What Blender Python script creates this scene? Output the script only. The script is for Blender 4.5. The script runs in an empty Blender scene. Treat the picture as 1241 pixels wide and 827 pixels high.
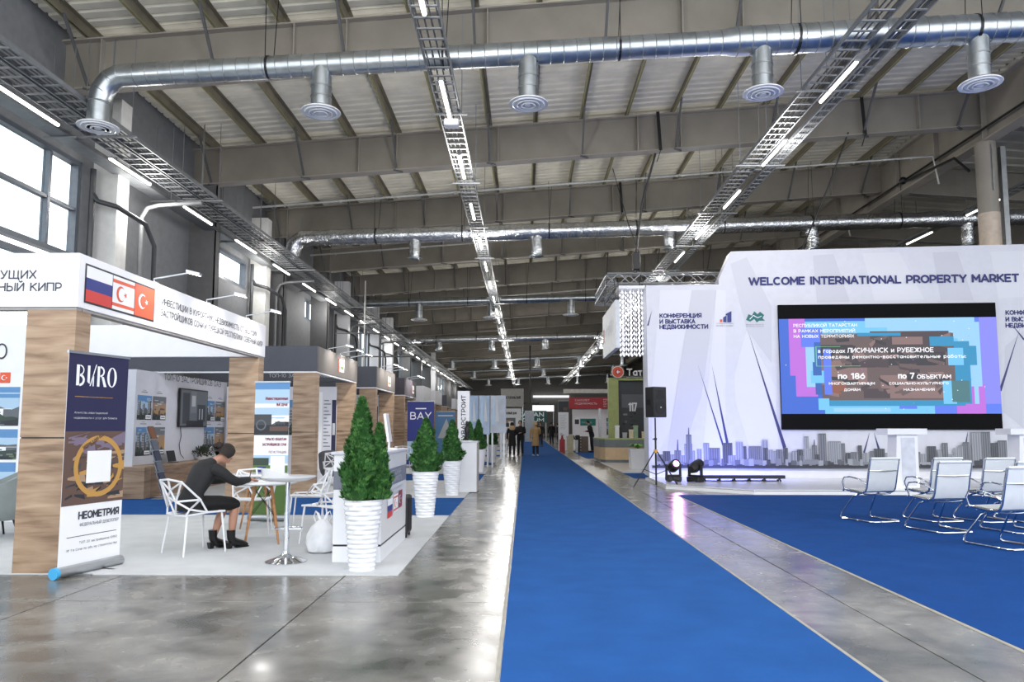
import bpy, math, random
from mathutils import Vector as V, Matrix
random.seed(7)
R = math.radians
S = bpy.context.scene
COL = S.collection
PI = math.pi
# ------------------------------------------------------------------ camera
FPX = 900.0
cam_d = bpy.data.cameras.new('camera'); cam = bpy.data.objects.new('camera', cam_d); COL.objects.link(cam)
cam_d.sensor_width = 36; cam_d.lens = FPX / 1241 * 36; cam_d.clip_start = .05; cam_d.clip_end = 600
TH = math.atan(.092); CY = 518 - .092 * FPX; PS = math.atan(15.5 / FPX); EYE = 1.4
cam.location = (0, 0, EYE); cam.rotation_euler = (PI / 2 + TH, 0, PS)
cam_d.shift_y = (CY - 413.5) / 1241
S.camera = cam
# ------------------------------------------------------------------ daylight, exposure
w = bpy.data.worlds.new('daylight'); S.world = w; w.use_nodes = True
bg = w.node_tree.nodes['Background']; bg.inputs[0].default_value = (.93, .96, 1, 1); bg.inputs[1].default_value = 3.0
S.view_settings.view_transform = 'Standard'; S.view_settings.look = 'None'
S.view_settings.gamma = 1; S.view_settings.exposure = 0.0
try:
    S.cycles.use_denoising = True; S.cycles.max_bounces = 7; S.cycles.diffuse_bounces = 4; S.cycles.glossy_bounces = 4
    S.cycles.transmission_bounces = 4; S.cycles.transparent_max_bounces = 8; S.cycles.sample_clamp_indirect = 6
    S.cycles.caustics_reflective = False; S.cycles.caustics_refractive = False
except Exception: pass

def lamp(name, kind, loc, target, power, color=(1, 1, 1), size=.1, size_y=None, angle=60, blend=.6):
    d = bpy.data.lights.new(name, kind); o = bpy.data.objects.new(name, d); COL.objects.link(o)
    d.energy = power; d.color = color; o.location = loc
    if kind == 'AREA':
        d.size = size
        if size_y: d.shape = 'RECTANGLE'; d.size_y = size_y
    elif kind == 'SPOT': d.spot_size = R(angle); d.spot_blend = blend; d.shadow_soft_size = size
    else: d.shadow_soft_size = size
    o.rotation_euler = (V(target) - V(loc)).to_track_quat('-Z', 'Y').to_euler()
    return o

def ray(px, py):                      # direction of a pixel of the photograph, for reading real places off it
    x = (px - 620.5) / FPX; y = -(py - CY) / FPX
    c, s = math.cos(TH), math.sin(TH); d = V((x, c - y * s, s + y * c))
    return V((d.x * math.cos(PS) - d.y * math.sin(PS), d.x * math.sin(PS) + d.y * math.cos(PS), d.z))
def at(px, py, Y): d = ray(px, py); return V((0, 0, EYE)) + d * (Y / d.y)
def fl(px, py, z=0): d = ray(px, py); return V((0, 0, EYE)) + d * ((z - EYE) / d.z)

# ------------------------------------------------------------------ materials
def lin(c):
    c = c / 255
    return c / 12.92 if c <= .04045 else ((c + .055) / 1.055) ** 2.4
def rgb(r, g, b): return (lin(r), lin(g), lin(b), 1)
MATS = {}
def M(name, col, rough=.5, metal=0, var=.06, scale=6, bump=0, bscale=60, emit=0, stretch=None, spec=.5, coat=0, sheen=0):
    if name in MATS: return MATS[name]
    m = bpy.data.materials.new(name); m.use_nodes = True; MATS[name] = m
    nt = m.node_tree; p = nt.nodes['Principled BSDF']; L = nt.links
    c = rgb(*col)
    p.inputs['Roughness'].default_value = rough; p.inputs['Metallic'].default_value = metal
    p.inputs['Specular IOR Level'].default_value = spec; p.inputs['Coat Weight'].default_value = coat
    p.inputs['Base Color'].default_value = c
    if emit:
        p.inputs['Emission Color'].default_value = c; p.inputs['Emission Strength'].default_value = emit
        if emit > 1: p.inputs['Base Color'].default_value = (.8, .8, .8, 1)
        return m
    tc = nt.nodes.new('ShaderNodeTexCoord'); mp = nt.nodes.new('ShaderNodeMapping')
    L.new(tc.outputs['Object'], mp.inputs[0])
    if stretch: mp.inputs['Scale'].default_value = stretch
    if var:
        n = nt.nodes.new('ShaderNodeTexNoise'); n.inputs['Scale'].default_value = scale; n.inputs['Detail'].default_value = 5
        L.new(mp.outputs[0], n.inputs['Vector'])
        r = nt.nodes.new('ShaderNodeValToRGB'); L.new(n.outputs[0], r.inputs[0])
        r.color_ramp.elements[0].position = .3; r.color_ramp.elements[1].position = .7
        r.color_ramp.elements[0].color = tuple(x * (1 - var * 2) for x in c[:3]) + (1,)
        r.color_ramp.elements[1].color = tuple(min(1, x * (1 + var * 2)) for x in c[:3]) + (1,)
        L.new(r.outputs[0], p.inputs['Base Color'])
    if bump:
        n2 = nt.nodes.new('ShaderNodeTexNoise'); n2.inputs['Scale'].default_value = bscale; n2.inputs['Detail'].default_value = 3
        L.new(mp.outputs[0], n2.inputs['Vector'])
        b = nt.nodes.new('ShaderNodeBump'); b.inputs['Strength'].default_value = bump; b.inputs['Distance'].default_value = .02
        L.new(n2.outputs[0], b.inputs['Height']); L.new(b.outputs[0], p.inputs['Normal'])
    return m
def wood_mat(name, a, b, c):
    m = bpy.data.materials.new(name); m.use_nodes = True; MATS[name] = m; nt = m.node_tree; L = nt.links; p = nt.nodes['Principled BSDF']
    tc = nt.nodes.new('ShaderNodeTexCoord'); mp = nt.nodes.new('ShaderNodeMapping'); mp.inputs['Scale'].default_value = (1.1, 1.1, 9)
    L.new(tc.outputs['Object'], mp.inputs[0])
    n = nt.nodes.new('ShaderNodeTexNoise'); n.inputs['Scale'].default_value = 1.5; n.inputs['Detail'].default_value = 10; n.inputs['Distortion'].default_value = .35
    L.new(mp.outputs[0], n.inputs['Vector'])
    r = nt.nodes.new('ShaderNodeValToRGB'); e = r.color_ramp.elements
    e[0].position = .3; e[0].color = rgb(*a); e[1].position = .72; e[1].color = rgb(*c); k = e.new(.5); k.color = rgb(*b)
    L.new(n.outputs[0], r.inputs[0]); L.new(r.outputs[0], p.inputs['Base Color'])
    bp = nt.nodes.new('ShaderNodeBump'); bp.inputs['Strength'].default_value = .12; bp.inputs['Distance'].default_value = .01
    L.new(n.outputs[0], bp.inputs['Height']); L.new(bp.outputs[0], p.inputs['Normal'])
    p.inputs['Roughness'].default_value = .5
    return m
def concrete():
    m = bpy.data.materials.new('polished_concrete'); m.use_nodes = True; nt = m.node_tree; L = nt.links; p = nt.nodes['Principled BSDF']
    g = nt.nodes.new('ShaderNodeNewGeometry')
    def noise(sc, det, dist=0):
        n = nt.nodes.new('ShaderNodeTexNoise'); n.inputs['Scale'].default_value = sc; n.inputs['Detail'].default_value = det
        n.inputs['Distortion'].default_value = dist; L.new(g.outputs['Position'], n.inputs['Vector']); return n
    def ramp(src, a, b, ca, cb):
        r = nt.nodes.new('ShaderNodeValToRGB'); e = r.color_ramp.elements; e[0].position = a; e[1].position = b; e[0].color = ca; e[1].color = cb
        L.new(src.outputs[0], r.inputs[0]); return r
    n1 = noise(.55, 8, .8); n2 = noise(3.2, 10, .4); n3 = noise(60, 3)
    r1 = ramp(n1, .35, .68, rgb(84, 84, 82), rgb(146, 143, 137)); r2 = ramp(n2, .35, .7, (.62, .62, .62, 1), (1.12, 1.12, 1.12, 1)); r3 = ramp(n3, .3, .7, (.93, .93, .93, 1), (1.05, 1.05, 1.05, 1))
    def mul(a, b):
        x = nt.nodes.new('ShaderNodeMix'); x.data_type = 'RGBA'; x.blend_type = 'MULTIPLY'; x.inputs[0].default_value = 1
        L.new(a, x.inputs[6]); L.new(b, x.inputs[7]); return x.outputs[2]
    L.new(mul(mul(r1.outputs[0], r2.outputs[0]), r3.outputs[0]), p.inputs['Base Color'])
    rr = ramp(n2, .3, .75, (.16, .16, .16, 1), (.32, .32, .32, 1)); L.new(rr.outputs[0], p.inputs['Roughness'])
    p.inputs['Specular IOR Level'].default_value = .5
    bp = nt.nodes.new('ShaderNodeBump'); bp.inputs['Strength'].default_value = .05; bp.inputs['Distance'].default_value = .01
    L.new(n2.outputs[0], bp.inputs['Height']); L.new(bp.outputs[0], p.inputs['Normal'])
    return m
def glass_mat():
    m = bpy.data.materials.new('window_glass'); m.use_nodes = True; nt = m.node_tree; nt.nodes.clear()
    o = nt.nodes.new('ShaderNodeOutputMaterial'); t = nt.nodes.new('ShaderNodeBsdfTransparent'); g = nt.nodes.new('ShaderNodeBsdfGlossy'); g.inputs['Roughness'].default_value = .03
    t.inputs[0].default_value = (.93, .96, .97, 1)
    mx = nt.nodes.new('ShaderNodeMixShader'); mx.inputs[0].default_value = .07
    nt.links.new(t.outputs[0], mx.inputs[1]); nt.links.new(g.outputs[0], mx.inputs[2]); nt.links.new(mx.outputs[0], o.inputs[0]); return m
WOOD = wood_mat('oak_laminate', (122, 98, 77), (160, 134, 110), (182, 158, 134))
WOOD2 = wood_mat('dowel_beech', (150, 100, 58), (178, 124, 78), (196, 146, 98))
CONC = concrete(); GLASS = glass_mat()
WHITE = M('white_panel', (236, 236, 240), .45, var=.01)
WGLOSS = M('white_gloss', (226, 227, 231), .18, var=.01)
WFAB = M('white_foamboard', (214, 215, 224), .6, var=.015)
WDIM = M('offwhite_plaster', (222, 221, 217), .7, var=.03)
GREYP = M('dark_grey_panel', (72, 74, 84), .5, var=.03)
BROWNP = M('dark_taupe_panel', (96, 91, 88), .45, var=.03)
GREYW = M('grey_wall_panel', (122, 124, 127), .7, var=.04)
GREYC = M('grey_column_paint', (92, 92, 93), .6, var=.04)
CARPB = M('blue_carpet_pile', (36, 88, 156), .95, var=.05, scale=2.5, bump=.5, bscale=350, spec=.15)
CARPB2 = M('deep_blue_carpet_pile', (22, 72, 140), .95, var=.05, scale=2.5, bump=.5, bscale=350, spec=.15)
CARPG = M('light_grey_carpet_pile', (203, 205, 207), .95, var=.03, scale=3, bump=.4, bscale=350, spec=.15)
BEAM = M('beam_primer', (142, 136, 126), .6, var=.06, scale=1.2, bump=.05, bscale=30)
BEAMF = M('beam_flange_primer', (156, 150, 141), .6, var=.06, scale=1.2)
PURL = M('purlin_olive', (120, 114, 98), .6, var=.09, scale=2)
PURLY = M('purlin_yellow_edge', (158, 152, 112), .6, var=.05)
DECK = M('roof_deck_white', (240, 235, 219), .65, var=.05, scale=1.5)
GALV = M('galvanised_steel', (176, 182, 186), .32, 1, var=.08, scale=5, bump=.05, bscale=20)
GALVD = M('galvanised_dull', (150, 153, 155), .45, .9, var=.08, scale=5)
FOIL = M('foil_wrap', (205, 208, 212), .22, 1, var=.12, scale=14, bump=1.0, bscale=16)
CHROME = M('chrome', (225, 228, 232), .08, 1, var=0)
ALU = M('aluminium', (186, 189, 193), .35, .9, var=.03)
BLACK = M('black_plastic', (22, 22, 24), .45, var=.05)
BLACKM = M('black_metal', (30, 30, 32), .4, .3, var=.05)
RUBBER = M('dark_rubber', (36, 36, 38), .8)
LED = M('led_tube', (255, 250, 240), emit=6)
LEDB = M('led_head', (255, 247, 232), emit=14)
NAVY = M('navy_print', (34, 34, 70), .5, var=.02)
INK = M('dark_ink', (52, 54, 64), .6, var=0)
INKB = M('blue_ink', (28, 40, 104), .5, var=0)
CAPB = M('cyan_endcap', (70, 165, 215), .4, var=.02)
PWHITE = M('print_white', (238, 239, 243), .5, var=0)

# ------------------------------------------------------------------ mesh builder
# stroke alphabet for all lettering: each glyph is (width, [polylines]) on a cap height of 1
def arc(cx, cy, rx, ry, a, b, n=10): return [(cx + rx * math.cos(R(a + (b - a) * i / n)), cy + ry * math.sin(R(a + (b - a) * i / n))) for i in range(n + 1)]
def _b(x, y0, y1, w_): h = (y1 - y0) / 2; return [(x, y1)] + [(x + w_ - h + q[0], q[1]) for q in arc(0, y0 + h, h, h, 90, -90, 7)] + [(x, y0)]
_O = arc(.42, .5, .42, .5, 90, 450, 18); _s = lambda x, a=0, b=1: [(x, a), (x, b)]
GL = {'А': (.8, [[(0, 0), (.4, 1), (.8, 0)], [(.15, .3), (.65, .3)]]), 'Б': (.66, [[(.62, 1), (0, 1), (0, 0)], _b(0, 0, .56, .66)]), 'В': (.66, [_s(0), _b(0, .52, 1, .6), _b(0, 0, .52, .66)]), 'Г': (.56, [[(0, 0), (0, 1), (.56, 1)]]),
 'Д': (.86, [[(.02, -.2), (.02, 0), (.84, 0), (.84, -.2)], [(.14, 0), (.24, 1), (.7, 1), (.7, 0)]]), 'Е': (.58, [[(.58, 1), (0, 1), (0, 0), (.58, 0)], [(0, .52), (.5, .52)]]), 'Ж': (1.0, [_s(.5), [(0, 1), (.5, .5), (0, 0)], [(1, 1), (.5, .5), (1, 0)]]),
 'З': (.6, [arc(.27, .75, .3, .25, 150, -90, 9) + arc(.27, .26, .33, .27, 90, -150, 9)]), 'И': (.7, [_s(0), _s(.7), [(0, 0), (.7, 1)]]), 'Й': (.7, [_s(0), _s(.7), [(0, 0), (.7, 1)], [(.2, 1.25), (.35, 1.15), (.5, 1.25)]]), 'К': (.66, [_s(0), [(.62, 1), (.0, .4)], [(.2, .56), (.66, 0)]]),
 'Л': (.74, [[(0, 0), (.12, .1), (.2, 1), (.74, 1), (.74, 0)]]), 'М': (.82, [[(0, 0), (0, 1), (.41, .35), (.82, 1), (.82, 0)]]), 'Н': (.7, [_s(0), _s(.7), [(0, .5), (.7, .5)]]), 'О': (.84, [_O]), 'П': (.7, [[(0, 0), (0, 1), (.7, 1), (.7, 0)]]), 'Р': (.62, [_s(0), _b(0, .36, 1, .62)]),
 'С': (.74, [arc(.42, .5, .42, .5, 50, 310, 16)]), 'Т': (.7, [_s(.35), [(0, 1), (.7, 1)]]), 'У': (.7, [[(0, 1), (.38, .32)], [(.7, 1), (.3, .08), (.18, 0), (.06, .02)]]), 'Ф': (.94, [_s(.47, -.05, 1.05), arc(.47, .5, .47, .33, 90, 450, 18)]), 'Х': (.7, [[(0, 0), (.7, 1)], [(0, 1), (.7, 0)]]),
 'Ц': (.78, [[(0, 1), (0, 0), (.78, 0), (.78, -.2)], _s(.66)]), 'Ч': (.64, [_s(.64), [(0, 1), (0, .6), (.15, .42), (.64, .42)]]), 'Ш': (1.0, [[(0, 1), (0, 0), (1, 0), (1, 1)], _s(.5)]), 'Щ': (1.1, [[(0, 1), (0, 0), (1.1, 0), (1.1, -.2)], _s(.5), _s(1)]), 'Ъ': (.8, [[(0, 1), (.18, 1), (.18, 0)], _b(.18, 0, .58, .6)]),
 'Ы': (.88, [_s(0), _b(0, 0, .58, .6), _s(.88)]), 'Ь': (.62, [_s(0), _b(0, 0, .58, .62)]), 'Э': (.74, [arc(.32, .5, .42, .5, 130, -130, 16), [(.2, .5), (.74, .5)]]), 'Ю': (1.1, [_s(0), [(0, .5), (.3, .5)], arc(.7, .5, .4, .5, 90, 450, 18)]), 'Я': (.62, [_s(.62), [(.62, 1), (.3, 1)] + arc(.3, .68, .3, .32, 90, 270, 7) + [(.62, .36)], [(.32, .36), (0, 0)]]),
 'D': (.76, [_s(0), [(0, 1), (.3, 1)] + arc(.3, .5, .46, .5, 90, -90, 10) + [(0, 0)]]), 'F': (.56, [_s(0), [(0, 1), (.56, 1)], [(0, .5), (.5, .5)]]), 'G': (.78, [arc(.42, .5, .42, .5, 50, 330, 16) + [(.8, .5), (.5, .5)]]), 'I': (.1, [_s(.05)]), 'L': (.54, [[(0, 1), (0, 0), (.54, 0)]]), 'N': (.72, [[(0, 0), (0, 1), (.72, 0), (.72, 1)]]),
 'R': (.64, [_s(0), _b(0, .36, 1, .62), [(.3, .36), (.64, 0)]]), 'S': (.62, [arc(.31, .75, .29, .25, 40, 270, 9) + arc(.31, .26, .31, .26, 90, -140, 9)]), 'U': (.7, [[(0, 1), (0, .35)] + arc(.35, .35, .35, .35, 180, 360, 9) + [(.7, 1)]]), 'V': (.78, [[(0, 1), (.39, 0), (.78, 1)]]), 'W': (1.2, [[(0, 1), (.3, 0), (.6, .95), (.9, 0), (1.2, 1)]]),
 'Y': (.72, [[(0, 1), (.36, .45), (.72, 1)], _s(.36, 0, .45)]), 'Z': (.66, [[(0, 1), (.66, 1), (0, 0), (.66, 0)]]), 'J': (.5, [[(.5, 1), (.5, .2), (.3, 0), (0, .08)]]), 'Q': (.84, [_O, [(.5, .25), (.86, -.05)]]),
 '0': (.7, [arc(.35, .5, .35, .5, 90, 450, 18)]), '1': (.34, [[(0, .85), (.28, 1), (.28, 0)]]), '2': (.6, [arc(.3, .7, .3, .3, 160, -20, 9) + [(0, 0), (.62, 0)]]), '3': (.6, [arc(.27, .75, .3, .25, 150, -90, 9) + arc(.27, .26, .33, .27, 90, -150, 9)]), '7': (.6, [[(0, 1), (.6, 1), (.2, 0)]]),
 '8': (.62, [arc(.31, .75, .27, .25, 90, 450, 14), arc(.31, .26, .31, .26, 90, 450, 14)]), '6': (.64, [[(.5, 1)] + arc(.32, .32, .32, .34, 150, 510, 16)]), '-': (.34, [[(0, .4), (.34, .4)]]), '.': (.04, [[(0, 0), (.05, .05)]]), ':': (.04, [[(0, 0), (.05, .05)], [(0, .5), (.05, .55)]]), '№': (1.0, [[(0, 0), (0, 1), (.6, 0), (.6, 1)], arc(.85, .7, .15, .2, 90, 450, 8)]), ' ': (.3, [])}
for a_, b_ in zip('ABCEHKMOPTXВ', 'АВСЕНКМОРТХВ'): GL[a_] = GL[b_]
LOW = {'а': (.5, [arc(.25, .33, .25, .33, 0, 360, 12), _s(.5, 0, .68)]), 'б': (.56, [arc(.28, .32, .28, .32, 90, 450, 12), [(0, .4), (.08, .8), (.5, 1)]]), 'е': (.54, [[(.02, .34), (.54, .34)] + arc(.27, .33, .27, .34, 5, 310, 12)]), 'р': (.54, [_s(0, -.28, .68), arc(.28, .33, .26, .34, 90, 450, 12)]), 'у': (.5, [[(0, .68), (.26, .05)], [(.5, .68), (.2, -.2), (.05, -.28)]]), 'о': (.56, [arc(.28, .33, .28, .34, 90, 450, 12)])}
class MB:
    def __init__(s): s.v = []; s.f = []; s.m = []; s.cm = 0
    def mat(s, i): s.cm = i; return s
    def face(s, pts):
        b = len(s.v); s.v += [tuple(p) for p in pts]; s.f.append(tuple(range(b, b + len(pts)))); s.m.append(s.cm)
    def raw(s, vs, fs):
        b = len(s.v); s.v += [tuple(p) for p in vs]
        for f in fs: s.f.append(tuple(i + b for i in f)); s.m.append(s.cm)
    def hexa(s, p): s.raw(p, [(0, 3, 2, 1), (4, 5, 6, 7), (0, 1, 5, 4), (1, 2, 6, 5), (2, 3, 7, 6), (3, 0, 4, 7)])
    def box(s, x0, y0, z0, x1, y1, z1):
        if x0 > x1: x0, x1 = x1, x0
        if y0 > y1: y0, y1 = y1, y0
        if z0 > z1: z0, z1 = z1, z0
        s.hexa([(x0, y0, z0), (x1, y0, z0), (x1, y1, z0), (x0, y1, z0), (x0, y0, z1), (x1, y0, z1), (x1, y1, z1), (x0, y1, z1)])
    def obox(s, c, size, rot=(0, 0, 0)):
        from mathutils import Euler
        m = Euler(rot).to_matrix(); c = V(c); a, b, d = (k / 2 for k in size)
        s.hexa([c + m @ V(p) for p in [(-a, -b, -d), (a, -b, -d), (a, b, -d), (-a, b, -d), (-a, -b, d), (a, -b, d), (a, b, d), (-a, b, d)]])
    def bar(s, p0, p1, w, h=None, up=(0, 0, 1)):
        h = h or w; p0 = V(p0); p1 = V(p1); d = (p1 - p0).normalized(); up = V(up)
        if abs(d.dot(up)) > .99: up = V((1, 0, 0)) if abs(d.x) < .9 else V((0, 1, 0))
        r = d.cross(up).normalized() * w / 2; u = r.cross(d).normalized() * h / 2
        s.hexa([p0 - r - u, p0 + r - u, p1 + r - u, p1 - r - u, p0 - r + u, p0 + r + u, p1 + r + u, p1 - r + u])
    def tube(s, pts, r, n=8, caps=True, closed=False, flat=None):
        pts = [V(p) for p in pts]; N = len(pts); rs = r if isinstance(r, (list, tuple)) else [r] * N
        b = len(s.v); ref = None
        for i, p in enumerate(pts):
            a = pts[i - 1] if (i > 0 or closed) else p; c = pts[(i + 1) % N] if (i < N - 1 or closed) else p
            d = (c - a).normalized()
            if ref is None: ref = V((0, 0, 1)) if abs(d.z) < .9 else V((1, 0, 0))
            x = ref - d * ref.dot(d)
            if x.length < 1e-4: x = V((1, 0, 0)) - d * d.x
            x.normalize(); y = d.cross(x); ref = x
            for k in range(n):
                t = 2 * PI * k / n; fx, fy = (flat or (1, 1))
                s.v.append(tuple(p + x * math.cos(t) * rs[i] * fx + y * math.sin(t) * rs[i] * fy))
        for i in range(N if closed else N - 1):
            j = (i + 1) % N
            for k in range(n):
                l = (k + 1) % n; s.f.append((b + i * n + k, b + i * n + l, b + j * n + l, b + j * n + k)); s.m.append(s.cm)
        if caps and not closed:
            s.f.append(tuple(b + k for k in reversed(range(n)))); s.m.append(s.cm)
            s.f.append(tuple(b + (N - 1) * n + k for k in range(n))); s.m.append(s.cm)
    def cyl(s, p0, p1, r0, r1=None, n=16): s.tube([p0, p1], [r0, r0 if r1 is None else r1], n)
    def lathe(s, prof, c=(0, 0, 0), n=24, fn=None):
        b = len(s.v); c = V(c)
        for i, (r, z) in enumerate(prof):
            for k in range(n):
                t = 2 * PI * k / n; q = fn(t, z) if fn else 1
                s.v.append(tuple(c + V((r * q * math.cos(t), r * q * math.sin(t), z))))
        for i in range(len(prof) - 1):
            for k in range(n):
                l = (k + 1) % n; s.f.append((b + i * n + k, b + i * n + l, b + (i + 1) * n + l, b + (i + 1) * n + k)); s.m.append(s.cm)
        s.f.append(tuple(b + k for k in reversed(range(n)))); s.m.append(s.cm)
        s.f.append(tuple(b + (len(prof) - 1) * n + k for k in range(n))); s.m.append(s.cm)
    def ball(s, c, r, n=14, sc=(1, 1, 1)):
        b = len(s.v); c = V(c); h = n // 2 + 1
        for i in range(h + 1):
            a = -PI / 2 + PI * i / h
            for k in range(n):
                t = 2 * PI * k / n; s.v.append(tuple(c + V((r * sc[0] * math.cos(a) * math.cos(t), r * sc[1] * math.cos(a) * math.sin(t), r * sc[2] * math.sin(a)))))
        for i in range(h):
            for k in range(n):
                l = (k + 1) % n; s.f.append((b + i * n + k, b + i * n + l, b + (i + 1) * n + l, b + (i + 1) * n + k)); s.m.append(s.cm)
    # flat print laid on a frame, and solid plates cut in the frame's plane
    def rect(s, fr, a0, b0, a1, b1, d=.003): s.face([fr.p(a0, b0, d), fr.p(a1, b0, d), fr.p(a1, b1, d), fr.p(a0, b1, d)])
    def pol(s, fr, pts, d=.003): s.face([fr.p(a, b, d) for a, b in pts])
    def prism(s, fr, pts, d0, d1):
        n = len(pts); s.raw([fr.p(a, b, d0) for a, b in pts] + [fr.p(a, b, d1) for a, b in pts],
                            [tuple(reversed(range(n))), tuple(range(n, 2 * n))] + [(i, (i + 1) % n, n + (i + 1) % n, n + i) for i in range(n)])
    def text(s, fr, body, a, b, h, d=.005, width=None, bold=.0, align='l', rot=0, sx=1):
        x = 0; lines = []; t = h * (.105 + bold * 3.2)
        for ch_ in body:
            k = .7; g = None
            if ch_ in LOW: g = LOW[ch_]; k = 1
            elif ch_.islower(): g = GL.get(ch_.upper()); 
            else: g = GL.get(ch_); k = 1
            if g is None: x += .5; continue
            for pl in g[1]: lines.append([(x + q[0] * k, q[1] * k) for q in pl])
            x += g[0] * k + .26
        W0 = x - .26; kx = h * sx if width is None else (width - t) / W0
        W = W0 * kx + t; off = {'l': 0, 'c': -W / 2, 'r': -W}[align] + t / 2; c, q_ = math.cos(rot), math.sin(rot); i = 0
        for pl in lines:
            P = [(off + px * kx, t / 2 + py * (h - t)) for px, py in pl]
            for j, (p0, p1) in enumerate(zip(P, P[1:])):
                dx, dy = p1[0] - p0[0], p1[1] - p0[1]; L = math.hypot(dx, dy)
                if L < 1e-6: continue
                dx, dy = dx / L, dy / L; e0 = e1 = t * .42 if len(P) < 7 else t * .1
                nx, ny = -dy * t / 2, dx * t / 2
                cs = [(p0[0] - dx * e0 - nx, p0[1] - dy * e0 - ny), (p1[0] + dx * e1 - nx, p1[1] + dy * e1 - ny), (p1[0] + dx * e1 + nx, p1[1] + dy * e1 + ny), (p0[0] - dx * e0 + nx, p0[1] - dy * e0 + ny)]
                s.face([fr.p(a + X * c - Y * q_, b + X * q_ + Y * c, d + (i % 7) * .00012) for X, Y in cs]); i += 1
    def build(s, name, mats, parent=None, smooth=False, bev=0, loc=None, sub=0):
        me = bpy.data.meshes.new(name); me.from_pydata(s.v, [], s.f)
        for m in (mats if isinstance(mats, (list, tuple)) else [mats]): me.materials.append(m)
        me.polygons.foreach_set('material_index', s.m)
        if smooth:
            me.polygons.foreach_set('use_smooth', [True] * len(s.f))
            try: me.set_sharp_from_angle(angle=R(42))
            except Exception: pass
        o = bpy.data.objects.new(name, me); COL.objects.link(o)
        if parent: o.parent = parent
        if loc: o.location = loc
        if bev:
            b = o.modifiers.new('bevel', 'BEVEL'); b.width = bev; b.segments = 2; b.limit_method = 'ANGLE'; b.angle_limit = R(40)
        return o
TXT = {}
class Fr:
    def __init__(s, o, u, v=(0, 0, 1)): s.o = V(o); s.u = V(u).normalized(); s.v = V(v).normalized(); s.n = s.u.cross(s.v)
    def p(s, a, b, d=0): return s.o + s.u * a + s.v * b + s.n * d
    def hit(s, px, py):
        r = ray(px, py); e = V((0, 0, EYE)); t = (s.o - e).dot(s.n) / r.dot(s.n); q = e + r * t - s.o
        return q.dot(s.u), q.dot(s.v)
def tag(o, label=None, cat=None, group=None, kind=None):
    if label: o['label'] = label
    if cat: o['category'] = cat
    if group: o['group'] = group
    if kind: o['kind'] = kind
    return o
def empty(name, loc=(0, 0, 0), rz=0):
    o = bpy.data.objects.new(name, None); COL.objects.link(o); o.location = loc; o.rotation_euler = (0, 0, rz); o.empty_display_size = .1; return o
KIDS = {}
def copy_tree(o, label=None, loc=None, rz=None, group=None):
    ch = {}
    for q in bpy.data.objects:
        if q.parent: ch.setdefault(q.parent.name, []).append(q)
    def rec(a, par):
        c = a.copy(); COL.objects.link(c); c.parent = par
        for b in ch.get(a.name, []): rec(b, c)
        return c
    c = rec(o, None)
    if label: c['label'] = label
    if group: c['group'] = group
    if loc is not None: c.location = loc
    if rz is not None: c.rotation_euler = (0, 0, rz)
    return c
def struct(o, label=None): o['kind'] = 'structure'; 
ORD = 'first second third fourth fifth sixth seventh eighth ninth tenth eleventh twelfth thirteenth fourteenth fifteenth sixteenth seventeenth eighteenth nineteenth twentieth twenty-first twenty-second twenty-third twenty-fourth twenty-fifth twenty-sixth twenty-seventh twenty-eighth twenty-ninth thirtieth'.split()
def st(o, label=None):
    o['kind'] = 'structure'
    if label: o['label'] = label
    return o

# =================================================================== THE HALL
YF, YB = 4.0, 118.0
XL, XR, XG = -9.4, 26.0, 12.9
def zb(x): return 8.87 + .072 * x if x < XG + .1 else 8.87 + .072 * (XG + .1) - .072 * (x - XG - .1)   # underside of the roof beams
# floor: dark bed, slabs with open saw-cut joints near the viewer, plain concrete beyond
m = MB(); m.box(-30, -6, -.3, 40, YB + 2, -.02); floor = st(m.build('floor', RUBBER), 'polished grey concrete floor cut into large square slabs')
PX0, PY0, PP = -1.7, 6.1, 2.12
slab = {}
for i in range(-5, 2 + 1):
    for j in range(-3, 13):
        x0 = PX0 + i * PP; y0 = PY0 + j * PP
        if 'm' not in slab:
            q = MB(); g = .006; q.box(g, g, -.05, PP - g, PP - g, 0); slab['m'] = q.build('concrete_slab', CONC, floor, bev=.003, loc=(x0, y0, 0))
        else:
            o = slab['m'].copy(); COL.objects.link(o); o.location = (x0, y0, 0)
FX0, FX1, FY0, FY1 = PX0 - 5 * PP, PX0 + 3 * PP, PY0 - 3 * PP, PY0 + 13 * PP
m = MB(); m.box(FX0, FY1, -.05, FX1, YB, 0); m.box(FX1, -6, -.05, 40, YB, 0); m.box(-30, -6, -.05, FX0, YB, 0); m.box(FX0, -6, -.05, FX1, FY0, 0)
m.build('outer_concrete', CONC, floor)
# carpets
def carpet(name, pts, z, mat, label, cat='carpet', group=None, par=None):
    f = Fr((0, 0, 0), (1, 0, 0), (0, 1, 0)); m = MB(); m.prism(f, pts, .0005, z); o = m.build(name, mat, par); return tag(o, label, cat, group)
carpet('aisle_carpet', [(-.14, -3), (1.97, -3), (1.97, 92), (-.14, 92)], .006, CARPB, 'long bright blue carpet runner laid down the central aisle')
m = MB(); m.box(-.17, -3, .0005, -.145, 92, .004); m.box(1.975, -3, .0005, 2.0, 92, .004)
tag(m.build('carpet_tape', M('pale_tape', (158, 154, 144), .8)), 'pale adhesive tape strips along both edges of the aisle carpet', 'tape')
carpet('stage_carpet', [(3.14, -3), (20, -3), (20, 15.6), (3.14, 15.6)], .006, CARPB2, 'wide deep blue carpet in front of the white stage, under the chairs')
m = MB(); m.box(3.10, -3, .0005, 3.135, 15.6, .004); tag(m.build('carpet_tape', MATS['pale_tape']), 'pale adhesive tape strip along the edge of the stage carpet', 'tape')

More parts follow.
